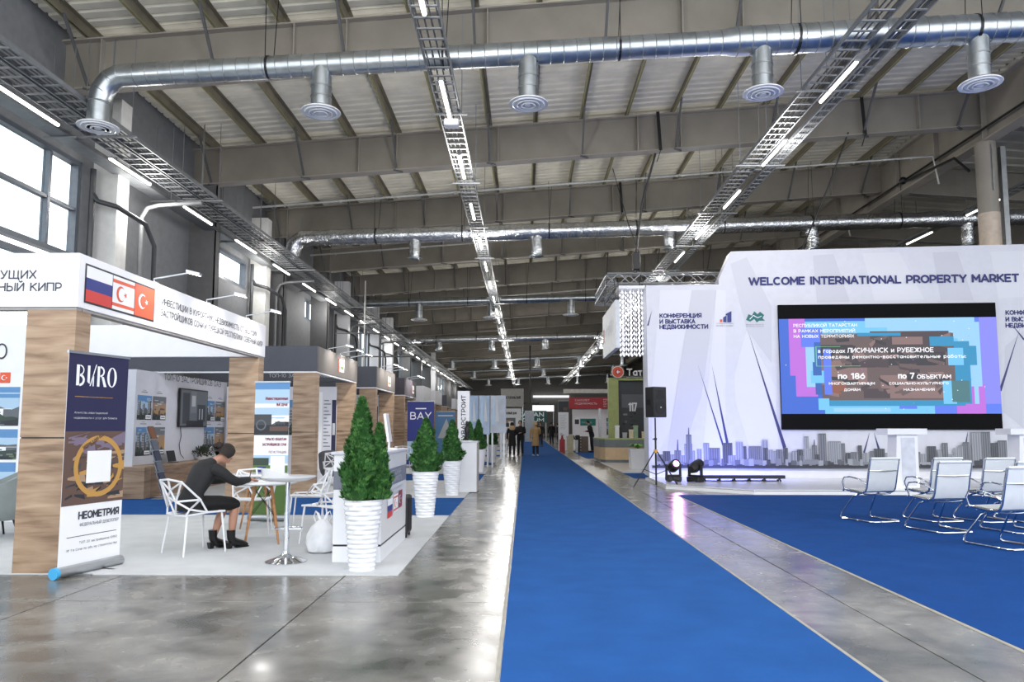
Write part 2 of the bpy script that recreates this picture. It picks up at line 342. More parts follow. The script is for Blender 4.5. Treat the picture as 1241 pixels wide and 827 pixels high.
# walls
m = MB()
def wl(y0, y1, z0, z1, x=XL, t=.25): m.box(x - t, y0, z0, x, y1, z1)
ZR = 9.6
wl(-2, 15.2, 7.0, ZR); wl(-2, 15.2, 0, .6); wl(15.2, 21.2, 0, ZR); wl(21.2, 24.6, 0, 6.0); wl(21.2, 24.6, 6.95, ZR); wl(24.6, 31.2, 0, ZR)
wl(31.2, 33.8, 0, 6.0); wl(31.2, 33.8, 6.95, ZR); wl(33.8, 37.0, 0, ZR)
wins = [(37, 40), (41, 44), (45.6, 48.6), (49.6, 52.6), (54.2, 58), (60, 64), (66, 71), (73, 78), (80, 86)]
py = 37.0
for a, b in wins:
    wl(py, a, 0, ZR); wl(a, b, 0, 3.2); wl(a, b, 7.0, ZR); py = b
wl(py, YB, 0, ZR)
wall_left = st(m.build('wall_left', GREYW), 'grey panelled side wall behind the booths with high windows')
m = MB(); m.box(-30, YB, 0, 40, YB + .3, 14); st(m.build('wall_back', M('far_wall_grey', (150, 149, 146), .7)), 'grey end wall at the far end of the hall')
m = MB(); m.box(XR, 10, 0, XR + .3, YB, 12); st(m.build('wall_right', GREYC), 'dark wall behind the right bay of the hall')
# window_1 : the large glazed bay at the left edge
def window(name, y0, y1, rows, mull, label, tr=None):
    root = empty(name, (XL - .12, y0, 0)); st(root, label)
    fm = M('window_frame_grey', (96, 102, 110), .4, .2)
    m = MB(); w = y1 - y0
    for z0, z1 in rows:
        m.box(-.05, 0, z0, .12, .09, z1); m.box(-.05, w - .09, z0, .12, w, z1); m.box(-.05, .09, z0, .12, w - .09, z0 + .1); m.box(-.05, .09, z1 - .1, .12, w - .09, z1)
    m.build('window_frame', fm, root)
    for z0, z1 in rows:
        for k in mull:
            q = MB(); q.box(-.04, k - y0 - .04, z0 + .1, .1, k - y0 + .04, z1 - .1); q.build('mullion', fm, root)
        for z in (tr or []):
            if z0 < z < z1:
                q = MB(); q.box(-.03, .09, z - .035, .09, w - .09, z + .035); q.build('transom', fm, root)
        ed = [y0] + list(mull) + [y1]
        for a, b in zip(ed, ed[1:]):
            q = MB(); q.box(0, a - y0 + .04, z0 + .1, .012, b - y0 - .04, z1 - .1); q.build('pane', GLASS, root)
window('window_1', 0, 15.15, [(.6, 4.75), (4.9, 7.0)], [14.2, 12.25, 10.3, 8.35, 6.4, 4.4, 2.4], 'large glazed bay of grey framed windows at the left end', tr=[2.7, 5.95])
window('window_2', 21.2, 24.6, [(6.0, 6.95)], [22.1], 'low wide high-level window between grey columns')
window('window_3', 31.2, 33.8, [(6.0, 6.95)], [32.0], 'narrow high-level window further down the left wall')
for i, (a, b) in enumerate(wins): window('window_%d' % (i + 4), a, b, [(3.2, 7.0)], [(a + b) / 2], '%s tall bright window along the far left wall' % ORD[i])
# white pilasters, dark steel wall columns
for i, y in enumerate([15.6, 24.9, 36.1, 43.8, 48.3, 62.0, 71.7]):
    m = MB(); m.box(XL, y, 0, XL + (.55 if i < 2 else .7), y + .45, zb(XL) + .4)
    st(m.build('wall_pilaster', WDIM if i < 2 else WHITE), '%s white pilaster from the near end of the left wall' % ORD[i])
BY = [14.45 + 5.95 * k for k in range(17)]
for i, y in enumerate(BY[:10]):
    if i == 0: continue
    m = MB(); m.box(XL, y - .15, 0, XL + .75, y - .12, zb(XL)); m.box(XL, y + .12, 0, XL + .75, y + .15, zb(XL)); m.box(XL, y - .12, 0, XL + .03, y + .12, zb(XL)); m.box(XL + .72, y - .15, 0, XL + .75, y + .15, zb(XL))
    st(m.build('wall_column', GREYC), 'dark grey steel column against the left wall, carrying the %s roof beam visible' % ORD[i])
# drain pipes with dark bends by pilasters
for i, y in enumerate([15.45, 24.75, 35.9, 43.6, 48.1]):
    m = MB(); x = XL + .18
    m.tube([(x, y - .15, 2.5), (x, y - .15, 6.6), (x, y - .15, 6.9)], .06, 10)
    m.tube([(x + .02, y - .15, 6.35), (x + .12, y - .14, 6.2), (x + .5, y - .1, 6.1), (x + .78, y + .6, 5.9), (x + .8, y + 1.0, 5.5), (x + .8, y + 1.05, 2.6)], .055, 10)
    tag(m.build('drain_pipe', M('dark_pipe', (58, 60, 62), .35), smooth=True), 'dark bent drain pipe by the %s white pilaster on the left wall' % ORD[i], 'pipe', 'drain pipes on the left wall')
    m = MB(); m.tube([(XL + .6, y + 1.1, 3), (XL + .6, y + 1.1, 6.2), (XL + .68, y + 1.2, 6.45), (XL + .9, y + 1.3, 6.55), (XL + 1.9, y + 1.3, 6.6)], .05, 10)
    tag(m.build('heating_pipe', M('grey_pipe', (112, 114, 116), .35), smooth=True), 'grey hooked pipe rising beyond the %s white pilaster' % ORD[i], 'pipe', 'grey hooked pipes on the left wall')
for i, z in enumerate([5.6, 4.55]):
    m = MB(); m.cyl((XL + .9, 33, z), (-4.9, 33, z), .03, n=8); tag(m.build('cross_pipe', MATS['grey_pipe'], smooth=True), ['upper', 'lower'][i] + ' thin horizontal pipe crossing above the booth headers', 'pipe')
m = MB(); m.cyl((-7.2, 33, 3.2), (-7.2, 33, 8), .03, n=8); tag(m.build('drop_pipe', MATS['offwhite_plaster'], smooth=True), 'thin white vertical pipe dropping behind the dark booth headers', 'pipe')

# roof deck: corrugated sheets, one per bay, and purlins
ceiling = empty('ceiling', (0, 0, 0)); st(ceiling, 'pitched corrugated white metal roof on olive purlins')
DZ = 1.05 + .26
edges = [YF] + BY + [YB]
def deck_bay(y0, y1, x0, x1, pitch):
    m = MB(); n = max(1, int((y1 - y0) / pitch)); p = (y1 - y0) / n; pr = []
    for i in range(n):
        a = y0 + i * p; pr += [(a, 0), (a + p * .62, 0), (a + p * .70, .05), (a + p * .92, .05)]
    pr.append((y1, 0))
    vs = []
    for y, dz in pr:
        for x in (x0, x1): vs.append((x, y, zb(x) + DZ + dz))
    m.raw(vs, [(2 * i, 2 * i + 1, 2 * i + 3, 2 * i + 2) for i in range(len(pr) - 1)])
    return m
for i in range(len(edges) - 1):
    a, b = edges[i], edges[i + 1]
    deck_bay(a, b, XL - .3, XG + .1, .3 if i < 6 else .5).build('roof_sheet', DECK, ceiling)
    deck_bay(a, b, XG + .1, XR + .3, .6).build('roof_sheet', DECK, ceiling)
m = MB()
m.raw([(XL - .3, YF, 10.3 - .7), (XG, YF, zb(XG) + 1.5), (XR, YF, zb(XR) + 1.5), (XR, YB, zb(XR) + 1.5), (XG, YB, zb(XG) + 1.5), (XL - .3, YB, 9.6)], [(0, 1, 4, 5), (1, 2, 3, 4)])
m.build('roof_cover', GREYC, ceiling)
pm = None; pxs = [XL + .55 + 1.31 * k for k in range(17)]
def purlin_mb(L):
    m = MB(); h = .25
    m.box(-.04, 0, 0, -.02, L, h); m.box(-.04, 0, h - .02, .06, L, h); m.mat(1); m.box(-.075, 0, 0, -.02, L, .018); return m
for i in range(9):
    a, b = edges[i], edges[i + 1]; proto = None
    for k, x in enumerate(pxs):
        z = zb(x) + 1.06
        if proto is None: proto = purlin_mb(b - a).build('purlin', [PURL, PURLY], ceiling, loc=(x, a, z))
        else:
            o = proto.copy(); COL.objects.link(o); o.location = (x, a, z)
m = MB()
for x in pxs: m.box(x - .05, edges[9], zb(x) + 1.06, x + .05, YB, zb(x) + 1.3)
tag(m.build('far_purlins', PURL, ceiling), kind='stuff')
# roof beams
def beam(i, y):
    root = empty('roof_beam', (0, y, 0)); st(root, '%s deep tapered grey steel roof beam counted from the viewer' % ORD[i])
    x0, x1, xm = XL - .05, XG - .2, XG + .1
    def strip(z0, z1, w, xa, xb):
        m_ = []
        for x, q in ((xa, 0), (xb, 1)): m_ += [(x, -w, zb(x) + z0), (x, w, zb(x) + z0), (x, w, zb(x) + z1), (x, -w, zb(x) + z1)]
        return [m_[0], m_[4], m_[5], m_[1], m_[3], m_[7], m_[6], m_[2]]
    for nm, z0, z1, w, mt in (('web', .03, 1.03, .012, BEAM), ('lower_flange', 0, .03, .16, BEAMF), ('upper_flange', 1.03, 1.06, .16, BEAMF)):
        m = MB(); m.hexa(strip(z0, z1, w, x0, xm)); m.hexa(strip(z0, z1, w, xm, XR)); m.build(nm, mt, root)
    if i < 8:
        for x in [-8.6 + 3.93 * k for k in range(6)] + [-3.6, 4.4]:
            m = MB(); m.box(x - .012, -.15, zb(x) + .03, x + .012, .15, zb(x) + 1.03); m.build('stiffener', BEAMF, root)
        for x in pxs[::2]:
            m = MB(); m.bar((x, -1.0, zb(x) + 1.1), (x, -.1, zb(x) + .04), .05, .05); m.bar((x - .05, -.2, zb(x) - .02), (x + .16, -.02, zb(x) - .02), .06, .03)
            m.build('brace', GREYC, root)
for i, y in enumerate(BY): beam(i, y)
# longitudinal girder and right columns
m = MB(); gz = 9.35
m.box(XG - .03, 12, gz, XG + .03, YB, gz + 1.4); m.mat(1); m.box(XG - .2, 12, gz - .04, XG + .2, YB, gz); m.box(XG - .2, 12, gz + 1.4, XG + .2, YB, gz + 1.44)
for k in range(14):
    y = 13 + k * 2.4; m.box(XG - .18, y, gz, XG - .03, y + .02, gz + 1.4)
st(m.build('roof_girder', [BEAM, BEAMF]), 'long grey steel girder running down the hall above the stage')
for i, y in enumerate([20.4, 38.25, 56.1, 74]):
    r = empty('hall_column', (XG, y, 0)); st(r, '%s round grey column under the long girder' % ORD[i])
    m = MB(); m.cyl((0, 0, 0), (0, 0, 7.3), .27, n=24); m.build('shaft', M('beige_column', (196, 180, 164), .6), r, smooth=True)
    m = MB(); m.cyl((0, 0, 7.3), (0, 0, gz - .04), .26, n=24); m.build('upper_shaft', BEAM, r, smooth=True)
    m = MB(); m.tube([(0, -.28, 7.9), (0, -.28, 9.2)], .02, 6); m.box(.36, -.1, 4, .5, .05, 9.2); m.build('conduit', GALVD, r)
m = MB()
m.tube([(XG - .25, 13, 9.6), (XG - .25, 38, 9.6)], .035, 6)
m.ball((XG - .3, 24.3, 9.58), .13, 8); m.tube([(XG - .28, 24.3, 9.52), (XG - .4, 21.2, 9.2), (XG - .35, 20.6, 8.6)], .04, 6)
tag(m.build('power_cable', BLACK, smooth=True), 'black power cable bundle clipped along the long girder', 'cable')
# sprinkler pipes across
for i, (y, dz) in enumerate([(22.3, -.1), (28.5, -.15), (40.3, -.2)]):
    m = MB(); m.tube([(XL + 1, y, zb(XL + 1) + dz), (XG - .4, y, zb(XG - .4) + dz), (XG - .25, y, zb(XG) - 1.0)], .032, 8)
    for k in range(12):
        x = XL + 2 + 1.75 * k; m.tube([(x, y, zb(x) + dz), (x, y, zb(x) + dz - .07)], .018, 6)
    tag(m.build('sprinkler_pipe', M('pipe_light_grey', (186, 186, 182), .4), smooth=True), '%s thin sprinkler pipe crossing under the roof beams' % ORD[i], 'pipe')

# ------------------------------------------------------------------ ventilation ducts
def diffuser(parent, x, y, z, r, mat=WGLOSS):
    m = MB(); prof = [(.99, 0), (1.0, .03), (.93, .10), (.62, .18), (.56, .22)]
    m.lathe([(r * a, z + r * b) for a, b in prof], (x, y, 0), 32)
    for a, zz in ((.78, -.01), (.55, -.04), (.34, -.065)):
        m.tube([(x + r * a * math.cos(t * PI / 14), y + r * a * math.sin(t * PI / 14), z + r * zz) for t in range(28)], r * .045, 6, closed=True)
    m.lathe([(r * .16, z - r * .09), (r * .2, z - r * .02)], (x, y, 0), 16)
    return m.build('diffuser', mat, parent, smooth=True)
def duct(name, y, pts, drops, d, mat, label, seams=.5, elbow=None, dif=.37, foil=False, wires=True):
    """pts: (x, z, radius) along the run; drops: (x, z_bottom)"""
    root = empty(name, (0, y, 0)); tag(root, label, 'duct', 'ventilation ducts under the roof')
    r0 = pts[0][2]
    P = [V((x, 0, z)) for x, z, r in pts]; Rr = [r for x, z, r in pts]
    if elbow is not None:   # rounded bend down at the left end
        x0, z0 = pts[0][0], pts[0][1]; el = [V((x0 - .08 - .42 * math.sin(t), 0, z0 - .50 + .5 * math.cos(t))) for t in (PI * .5, PI * .36, PI * .2, PI * .06)]
        P = [V((x0 - .50, 0, elbow))] + el + [V((x0 + .12, 0, z0))] + P[1:]; Rr = [r0] * 6 + Rr[1:]
    # resample straight runs
    Q, QR = [P[0]], [Rr[0]]
    for i in range(len(P) - 1):
        L = (P[i + 1] - P[i]).length; n = max(1, int(L / (.12 if foil else 3)))
        for k in range(1, n + 1):
            t = k / n; Q.append(P[i].lerp(P[i + 1], t)); rr = Rr[i] * (1 - t) + Rr[i + 1] * t
            QR.append(rr * (1 + (random.uniform(-.05, .05) if foil else 0)))
    m = MB(); m.tube(Q, QR, 20)
    m.build('duct_run', mat, root, smooth=True)
    if seams:
        m = MB()
        for i in range(len(P) - 1):
            a, b = P[i], P[i + 1]; L = (b - a).length; dr = (b - a).normalized(); n = int(L / seams)
            for k in range(n + 1):
                c = a.lerp(b, k / max(1, n)); rr = Rr[i] * (1 - k / max(1, n)) + Rr[i + 1] * k / max(1, n)
                m.tube([c - dr * .008, c, c + dr * .008], [rr, rr * 1.035, rr], 20, caps=False)
        tag(m.build('duct_seams', GALVD, root, smooth=True), kind='stuff')
    cl = MB(); x = pts[0][0] + 2.4
    zf = lambda X: pts[0][1] + (pts[-1][1] - pts[0][1]) * (X - pts[0][0]) / (pts[-1][0] - pts[0][0])
    k = 0
    while x < pts[-1][0]:
        rr = pts[-1][2] if x > pts[-2][0] else pts[0][2]
        q = MB(); q.tube([(x - .02, 0, zf(x)), (x + .02, 0, zf(x))], rr * 1.06, 20)
        if wires:
            q.cyl((x, -rr, zf(x)), (x - .02, -rr, zb(x) + .9), .008, n=5); q.cyl((x, rr, zf(x)), (x + .1, rr, zb(x) + .9), .008, n=5)
        q.build('hanger', BLACKM, root); x += 3.0
    for x, zz in drops:
        rr = d / 2; zt = zf(x)
        m = MB()
        if foil: m.tube([(x, 0, zt)] + [(x + random.uniform(-.02, .02), 0, zt + (zz - zt) * t / 8) for t in range(1, 9)], [rr * random.uniform(.93, 1.05) for _ in range(9)], 18)
        else: m.cyl((x, 0, zz + .1), (x, 0, zt), rr, n=20)
        o = m.build('drop_pipe', mat, root, smooth=True)
        if not foil:
            for t in (.3, .62): m = MB(); m.tube([(x, 0, zz + .1 + (zt - zz - .3) * t - .012), (x, 0, zz + .1 + (zt - zz - .3) * t + .012)], rr * 1.05, 20); m.build('collar', GALVD, o, smooth=True)
        diffuser(o, x, 0, zz, dif, WGLOSS if not foil else GALV)
    if elbow is not None: diffuser(root, pts[0][0] - .5, 0, elbow, dif, WGLOSS if not foil else GALV)
    return root
duct('spiral_duct', 12.15, [(-6.78, 7.43, .188), (3.33, 7.916, .198), (3.6, 7.934, .243), (11.0, 8.267, .243)], [(-3.465, 6.737), (.07, 6.854), (4.03, 7.016), (7.67, 7.142)], .342, GALV,
     'nearest large spiral steel duct with round white diffusers', seams=.22, elbow=6.5, dif=.335)
duct('foil_duct', 25.2, [(-7.55, 7.95, .27), (16, 8.55, .27), (21, 8.68, .27)], [(-3.8, 7.2), (.42, 7.27), (5.0, 7.5), (9.9, 7.5), (15.2, 7.6)], .42, FOIL,
     'crinkled silver foil duct, second duct from the viewer', seams=0, elbow=7.15, dif=.26, foil=True)
duct('spiral_duct', 37.5, [(-8.3, 7.7, .2), (3, 7.98, .2), (12, 8.2, .2)], [(-5.4, 6.85), (-1.72, 6.95), (2.36, 7.08), (6.4, 7.15)], .36, GALV, 'third duct down the hall, thin dull spiral steel', seams=.3, dif=.42)
duct('foil_duct', 55, [(-9, 7.85, .28), (3, 8.1, .28), (12, 8.4, .28)], [(-6.4, 7.1), (-2.45, 7.1), (1.54, 7.15), (5.6, 7.2)], .5, FOIL, 'fourth duct down the hall, wrapped in foil', seams=0, dif=.3, foil=True, wires=False)
for i, (y, s) in enumerate([(71, 7.7), (87, 7.9), (102, 7.9)]):
    duct('spiral_duct', y, [(-7.2, s, .2), (3, s + .35, .2), (12, s + .8, .2)], [(-7.0 + 4.1 * k + i, s - .75 + .08 * k) for k in range(5)], .5, GALV,
         '%s duct down the hall, thin and distant' % ['fifth', 'sixth', 'seventh'][i], seams=0, dif=.45, wires=False)

# ------------------------------------------------------------------ cable trays and LED battens
TRAYM = M('tray_zinc', (132, 135, 138), .5, .55, var=.06, scale=5)
def tray(x, z, w, y0, y1, label, solid=False, near=34, rung=.3):
    root = empty('cable_tray', (x, y0, z)); tag(root, label, 'cable tray', 'galvanised cable trays')
    L = y1 - y0; nb = 4
    for s in (-1, 1):
        m = MB(); m.box(s * w / 2 - .012, 0, 0, s * w / 2 + .012, L, .08); m.build('side_rail', TRAYM, root)
    n = int((near - y0) / rung); proto = None
    for k in range(n):
        if proto is None:
            m = MB(); m.box(-w / 2 + .012, -.02, .01, w / 2 - .012, .02, .03); proto = m.build('rung', TRAYM, root, loc=(0, rung * .5, 0))
        else:
            o = proto.copy(); COL.objects.link(o); o.location = (0, rung * (k + .5), 0)
    m = MB()
    for k in range(int((y1 - near) / .6)): m.box(-w / 2 + .012, near - y0 + k * .6, .01, w / 2 - .012, near - y0 + k * .6 + .08, .03)
    if m.v: tag(m.build('far_rungs', TRAYM, root), kind='stuff')
    m = MB()
    for k in range(nb):
        cx = -w / 2 + .05 + (w - .1) * k / (nb - 1); q = [(cx + random.uniform(-.02, .02), j * L / 24, .05) for j in range(25)]
        m.tube(q, .014, 5)
    tag(m.build('cables', M('cable_grey', (96, 98, 100), .6), root), kind='stuff')
    if solid:
        m = MB(); m.box(-w / 2, 0, -.004, w / 2, L, .004); m.build('perforated_base', TRAYM, root)
    y = 1.5; proto = None
    while y < min(L, 60):
        if proto is None:
            m = MB()
            for s in (-1, 1): m.bar((s * (w / 2 + .03), 0, 0), (s * (w / 2 + .03), 0, zb(x) + .5 - z), .012)
            m.bar((-w / 2 - .14, 0, -.02), (w / 2 + .14, 0, -.02), .04, .03); proto = m.build('hanger', TRAYM, root, loc=(0, y, 0))
        else:
            o = proto.copy(); COL.objects.link(o); o.location = (0, y, 0)
        y += 4.0
    return root
tray(-1.41, 7.30, .40, 8, 112, 'cable tray down the middle of the roof with LED tubes below')
tray(5.44, 7.70, .42, 8, 112, 'wide cable tray above the right of the aisle, beside LED tubes')
tray(6.01, 7.70, .24, 8, 112, 'narrow cable tray right of the wide tray over the stage')
tray(-7.64, 6.90, .34, 8, 112, 'innermost of the three trays along the left wall')
tray(-8.10, 6.90, .42, 8, 112, 'middle of the three cable trays along the left wall')
tray(-8.80, 6.90, .34, 8, 112, 'outermost solid-based tray, nearest the left windows', solid=True)
tray(15, 8.6, .4, 15, 90, 'cable tray beyond the long girder in the right bay')
bat = None
def batten(x, y, z, L, label, group):
    global bat
    if bat is None:
        r = empty('led_batten', (x, y, z)); m = MB(); m.box(-.04, 0, 0, .04, 1, .035); m.build('housing', ALU, r)
        m = MB(); m.tube([(0, .01, -.012), (0, .99, -.012)], .032, 10); m.build('diffuser_tube', LED, r, smooth=True)
        for y_ in (.15, .85): m = MB(); m.bar((0, y_, .03), (0, y_, .1), .012); m.bar((-.16, y_, .095), (.2, y_, .095), .02, .012); m.build('bracket', GALVD, r)
        bat = r
        tag(r, label, 'ceiling light', group)
    else: r = copy_tree(bat, label, (x, y, z), None, group)
    r.scale = (1, L, 1); return r
for k in range(13):                # unseen fill lamps added below the tubes to brighten roof and hall
    for x, z, e in ((-1.41, 6.85, 210), (5.73, 7.3, 210), (-8.4, 6.4, 110)):
        lamp('fill_light', 'POINT', (x, 8.5 + 7.7 * k, z), (0, 0, 0), e * (1 if k < 3 else .7), (1, .97, .93), .3).data.specular_factor = .25
def count(i): return ORD[i] if i < 30 else str(i + 1) + 'th'
for k in range(24): batten(-1.41, 8.56 + 3.47 * k, 7.23, 1.44, '%s LED tube from the viewer under the middle cable tray' % count(k), 'LED tubes under the middle tray')
for k in range(24): batten(5.73, 8.87 + 3.5 * k, 7.68, 1.59, '%s LED tube from the viewer beside the right-hand wide cable tray' % count(k), 'LED tubes beside the right tray')
for k in range(24): batten(-8.42, 11.2 + 3.3 * k, 6.85, 1.64, '%s LED tube from the viewer among the left wall trays' % count(k), 'LED tubes along the left wall')
for k in range(10): batten(14.75, 18.8 + 3.9 * k, 8.45, 1.8, '%s LED tube from the viewer beyond the long girder' % count(k), 'LED tubes in the right bay')
r = empty('ceiling_junction_box', (-1.36, 13.4, 6.99)); tag(r, 'small white box hanging under the middle cable tray', 'box')
m = MB(); m.box(-.14, -.1, 0, .14, .1, .13); m.build('body', WGLOSS, r, bev=.02); m = MB(); m.bar((0, 0, .13), (0, 0, .3), .03); m.build('stem', GALVD, r)
#PART2
# =================================================================== print colours for signs, posters and screens
PC = {'white': (238, 239, 243), 'ink': (58, 60, 70), 'navy': (36, 36, 72), 'wnavy': (30, 36, 104), 'sky': (92, 140, 190), 'skyl': (170, 198, 222), 'tree': (52, 66, 58), 'dark': (40, 44, 50),
      'mid': (110, 116, 122), 'light': (196, 200, 204), 'red': (196, 48, 44), 'fred': (206, 62, 58), 'fblue': (40, 52, 130), 'orange': (224, 92, 60), 'gold': (186, 142, 74), 'sand': (166, 138, 112),
      'brown': (96, 74, 66), 'teal': (20, 104, 100), 'tealt': (26, 120, 110), 'grass': (90, 120, 60), 'mauve': (120, 108, 128), 'b1': (96, 99, 106), 'b2': (130, 133, 140), 'b3': (66, 68, 74), 'b4': (160, 163, 170),
      'skyline_dark': (52, 54, 60), 'facet1': (212, 213, 222), 'facet2': (202, 203, 213), 'facet3': (220, 221, 229), 'line': (52, 56, 110), 'pink': (190, 90, 120), 'green': (70, 140, 70), 'wine': (132, 50, 70), 'dred': (178, 34, 44)}
PN = list(PC); PM = [M('print_' + k, c, .5, var=0) for k, c in PC.items()]
def pi(k): return PN.index(k)
class PR(MB):                          # a flat print: colours picked by name
    def c(s, k): s.cm = pi(k); return s
    def done(s, name, parent): 
        used = sorted(set(s.m)); mp = {u: i for i, u in enumerate(used)}; s.m = [mp[x] for x in s.m]
        return s.build(name, [PM[u] for u in used], parent)
def photo(m, fr, a0, b0, a1, b1, kind, seed=0, d=.004):
    """a small printed picture: graded sky, towers or houses with window grids, hills and planting"""
    rd = random.Random(seed); W = a1 - a0; H = b1 - b0; dd = [d]
    def rc(c, x0, y0, x1, y1):
        dd[0] += .00005; x0, x1 = max(0, x0), min(1, x1); y0, y1 = max(0, y0), min(1, y1)
        if x1 > x0 and y1 > y0: m.c(c).rect(fr, a0 + W * x0, b0 + H * y0, a0 + W * x1, b0 + H * y1, dd[0])
    def jag(c, base, amp, n):
        dd[0] += .00005; h = [max(.01, base + rd.uniform(-amp, amp)) for _ in range(n + 1)]; m.c(c)
        for i in range(n): m.pol(fr, [(a0 + W * i / n, b0), (a0 + W * (i + 1) / n, b0), (a0 + W * (i + 1) / n, b0 + H * h[i + 1]), (a0 + W * i / n, b0 + H * h[i])], dd[0])
    top, low = {'tower': ('sky', 'skyl'), 'villa': ('sky', 'skyl'), 'room': ('b2', 'b4'), 'dusk': ('mid', 'sand'), 'land': ('skyl', 'white')}[kind]
    rc(top, 0, 0, 1, 1); rc(low, 0, 0, 1, .72)
    for i in range(4): x, y = rd.uniform(0, .7), rd.uniform(.6, .9); rc('skyl' if kind != 'dusk' else 'light', x, y, x + rd.uniform(.1, .4), y + .035)
    jag('b1' if kind != 'dusk' else 'brown', .45, .08, 10)
    nb = 3 if kind == 'tower' else 2
    for i in range(nb):
        w_ = rd.uniform(.16, .26) if kind == 'tower' else rd.uniform(.3, .45); x = (i + .15) / nb + rd.uniform(-.03, .05); h = rd.uniform(.62, .9) if kind == 'tower' else rd.uniform(.4, .6)
        wc, dc = {'tower': ('b4', 'b3'), 'villa': ('white', 'b1'), 'dusk': ('sand', 'gold'), 'room': ('light', 'dark'), 'land': ('b3', 'dark')}[kind]
        rc(wc, x, .1, x + w_, h); rc(dc, x + w_ * .72, .1, x + w_, h * .97); g = 7 if kind == 'tower' else 3
        for r_ in range(g):
            for c_ in range(3): rc(dc if kind != 'dusk' else 'gold', x + w_ * (.08 + .21 * c_), .16 + (h - .2) * r_ / g, x + w_ * (.2 + .21 * c_), .16 + (h - .2) * (r_ + .55) / g)
    jag('tree', .26, .08, 14); jag('dark', .15, .08, 12)
    for i in range(14): x, y = rd.random(), rd.uniform(0, .22); rc(rd.choice(['tree', 'dark', 'b3', 'mid', 'grass' if kind != 'dusk' else 'brown']), x, y, x + rd.uniform(.03, .12), y + rd.uniform(.02, .06))
def star(m, fr, a, b, r, rot=0, d=.006):
    pts = [(a + r * (1 if k % 2 == 0 else .4) * math.cos(rot + PI * k / 5), b + r * (1 if k % 2 == 0 else .4) * math.sin(rot + PI * k / 5)) for k in range(10)]
    for k in range(10): m.pol(fr, [(a, b), pts[k], pts[(k + 1) % 10]], d)
def disc(m, fr, a, b, r, d, n=20): m.pol(fr, [(a + r * math.cos(2 * PI * k / n), b + r * math.sin(2 * PI * k / n)) for k in range(n)], d)
def ring(m, fr, a, b, r0, r1, d, t0=0, t1=2 * PI, n=36):
    for k in range(n):
        s, t = t0 + (t1 - t0) * k / n, t0 + (t1 - t0) * (k + 1) / n
        m.pol(fr, [(a + r0 * math.cos(s), b + r0 * math.sin(s)), (a + r1 * math.cos(s), b + r1 * math.sin(s)), (a + r1 * math.cos(t), b + r1 * math.sin(t)), (a + r0 * math.cos(t), b + r0 * math.sin(t))], d)
def crescent(m, fr, a, b, r, cfg, cbg, d=.006):
    m.c(cfg); disc(m, fr, a, b, r, d); m.c(cbg); disc(m, fr, a + r * .25, b, r * .8, d + .001); m.c(cfg); star(m, fr, a + r * 1.05, b, r * .42, PI, d + .002)
def flag(m, fr, a, b, w, h, k, d=.004):
    if k == 'ru':
        for i, c in enumerate(('fred', 'fblue', 'white')): m.c(c).rect(fr, a, b + h * i / 3, a + w, b + h * (i + 1) / 3, d)
    elif k == 'cy':
        m.c('white').rect(fr, a, b, a + w, b + h, d); m.c('orange')
        m.rect(fr, a, b + h * .10, a + w, b + h * .2, d + .001); m.rect(fr, a, b + h * .8, a + w, b + h * .9, d + .001); crescent(m, fr, a + w * .36, b + h * .5, h * .24, 'orange', 'white', d + .002)
    elif k == 'tr': m.c('orange').rect(fr, a, b, a + w, b + h, d); crescent(m, fr, a + w * .38, b + h * .5, h * .24, 'white', 'orange', d + .002)

# =================================================================== LEFT ROW OF BOOTHS
XC, XCL = -4.4, -4.9                  # aisle side of the booths
HB, HT = 2.58, 3.12
def column(root, x0, y0, h=HB, mat=WOOD, w=.49, dp=.25):
    c = empty('column', (x0, y0, 0)); c.parent = root
    m = MB(); m.box(0, 0, 0, w, dp, 1.29); m.build('lower_board', mat, c, bev=.004)
    m = MB(); m.box(0, 0, 1.302, w, dp, h); m.build('upper_board', mat, c, bev=.004)
    m = MB(); m.box(.008, .008, 1.285, w - .008, dp - .008, 1.306); m.build('joint', BLACK, c)
def floodlight(root, y, z=HT, x=XC, power=26, out=.42):
    f = empty('floodlight', (x, y, z)); f.parent = root
    m = MB(); m.tube([(-.06, 0, -.01), (-.06, 0, .06), (out - .06, 0, .13)], .011, 6); m.obox((-.06, 0, .0), (.09, .07, .04)); m.build('arm', ALU, f)
    m = MB(); m.obox((out, 0, .13), (.17, .075, .03), (0, .25, 0)); m.mat(1); m.obox((out, 0, .112), (.15, .06, .006), (0, .25, 0)); m.build('lamp_head', [ALU, LEDB], f, bev=.0)
    if power: lamp('floodlight_beam', 'SPOT', (x + out + .02, y, z + .08), (x - .1, y, z - .55), power, (1, .96, .9), .05, angle=125, blend=.8)
def booth(y0, y1, label, hm, xl=-9.2, ht=HT, rear=True, cols=True, floods=3, strip=WHITE, power=26):
    root = empty('exhibition_booth', (0, 0, 0)); tag(root, label, 'booth')
    m = MB(); m.box(xl, y0, HB, XC, y0 + .12, ht); hf = m.build('front_header', hm, root, bev=.003)
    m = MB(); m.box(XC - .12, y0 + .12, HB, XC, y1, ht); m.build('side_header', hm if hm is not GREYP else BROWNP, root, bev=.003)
    if rear: m = MB(); m.box(xl, y1 - .12, HB, XC - .12, y1, ht); m.build('rear_header', hm, root, bev=.003)
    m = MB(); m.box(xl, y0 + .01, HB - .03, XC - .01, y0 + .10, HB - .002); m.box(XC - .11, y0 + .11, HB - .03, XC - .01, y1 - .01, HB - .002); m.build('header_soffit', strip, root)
    column(root, XCL, y0 + .01, HB - .03); column(root, XCL, y1 - .26, HB - .03)
    for k in range(floods): floodlight(root, y0 + (y1 - y0) * (.3 + .28 * k), ht, power=power)
    return root
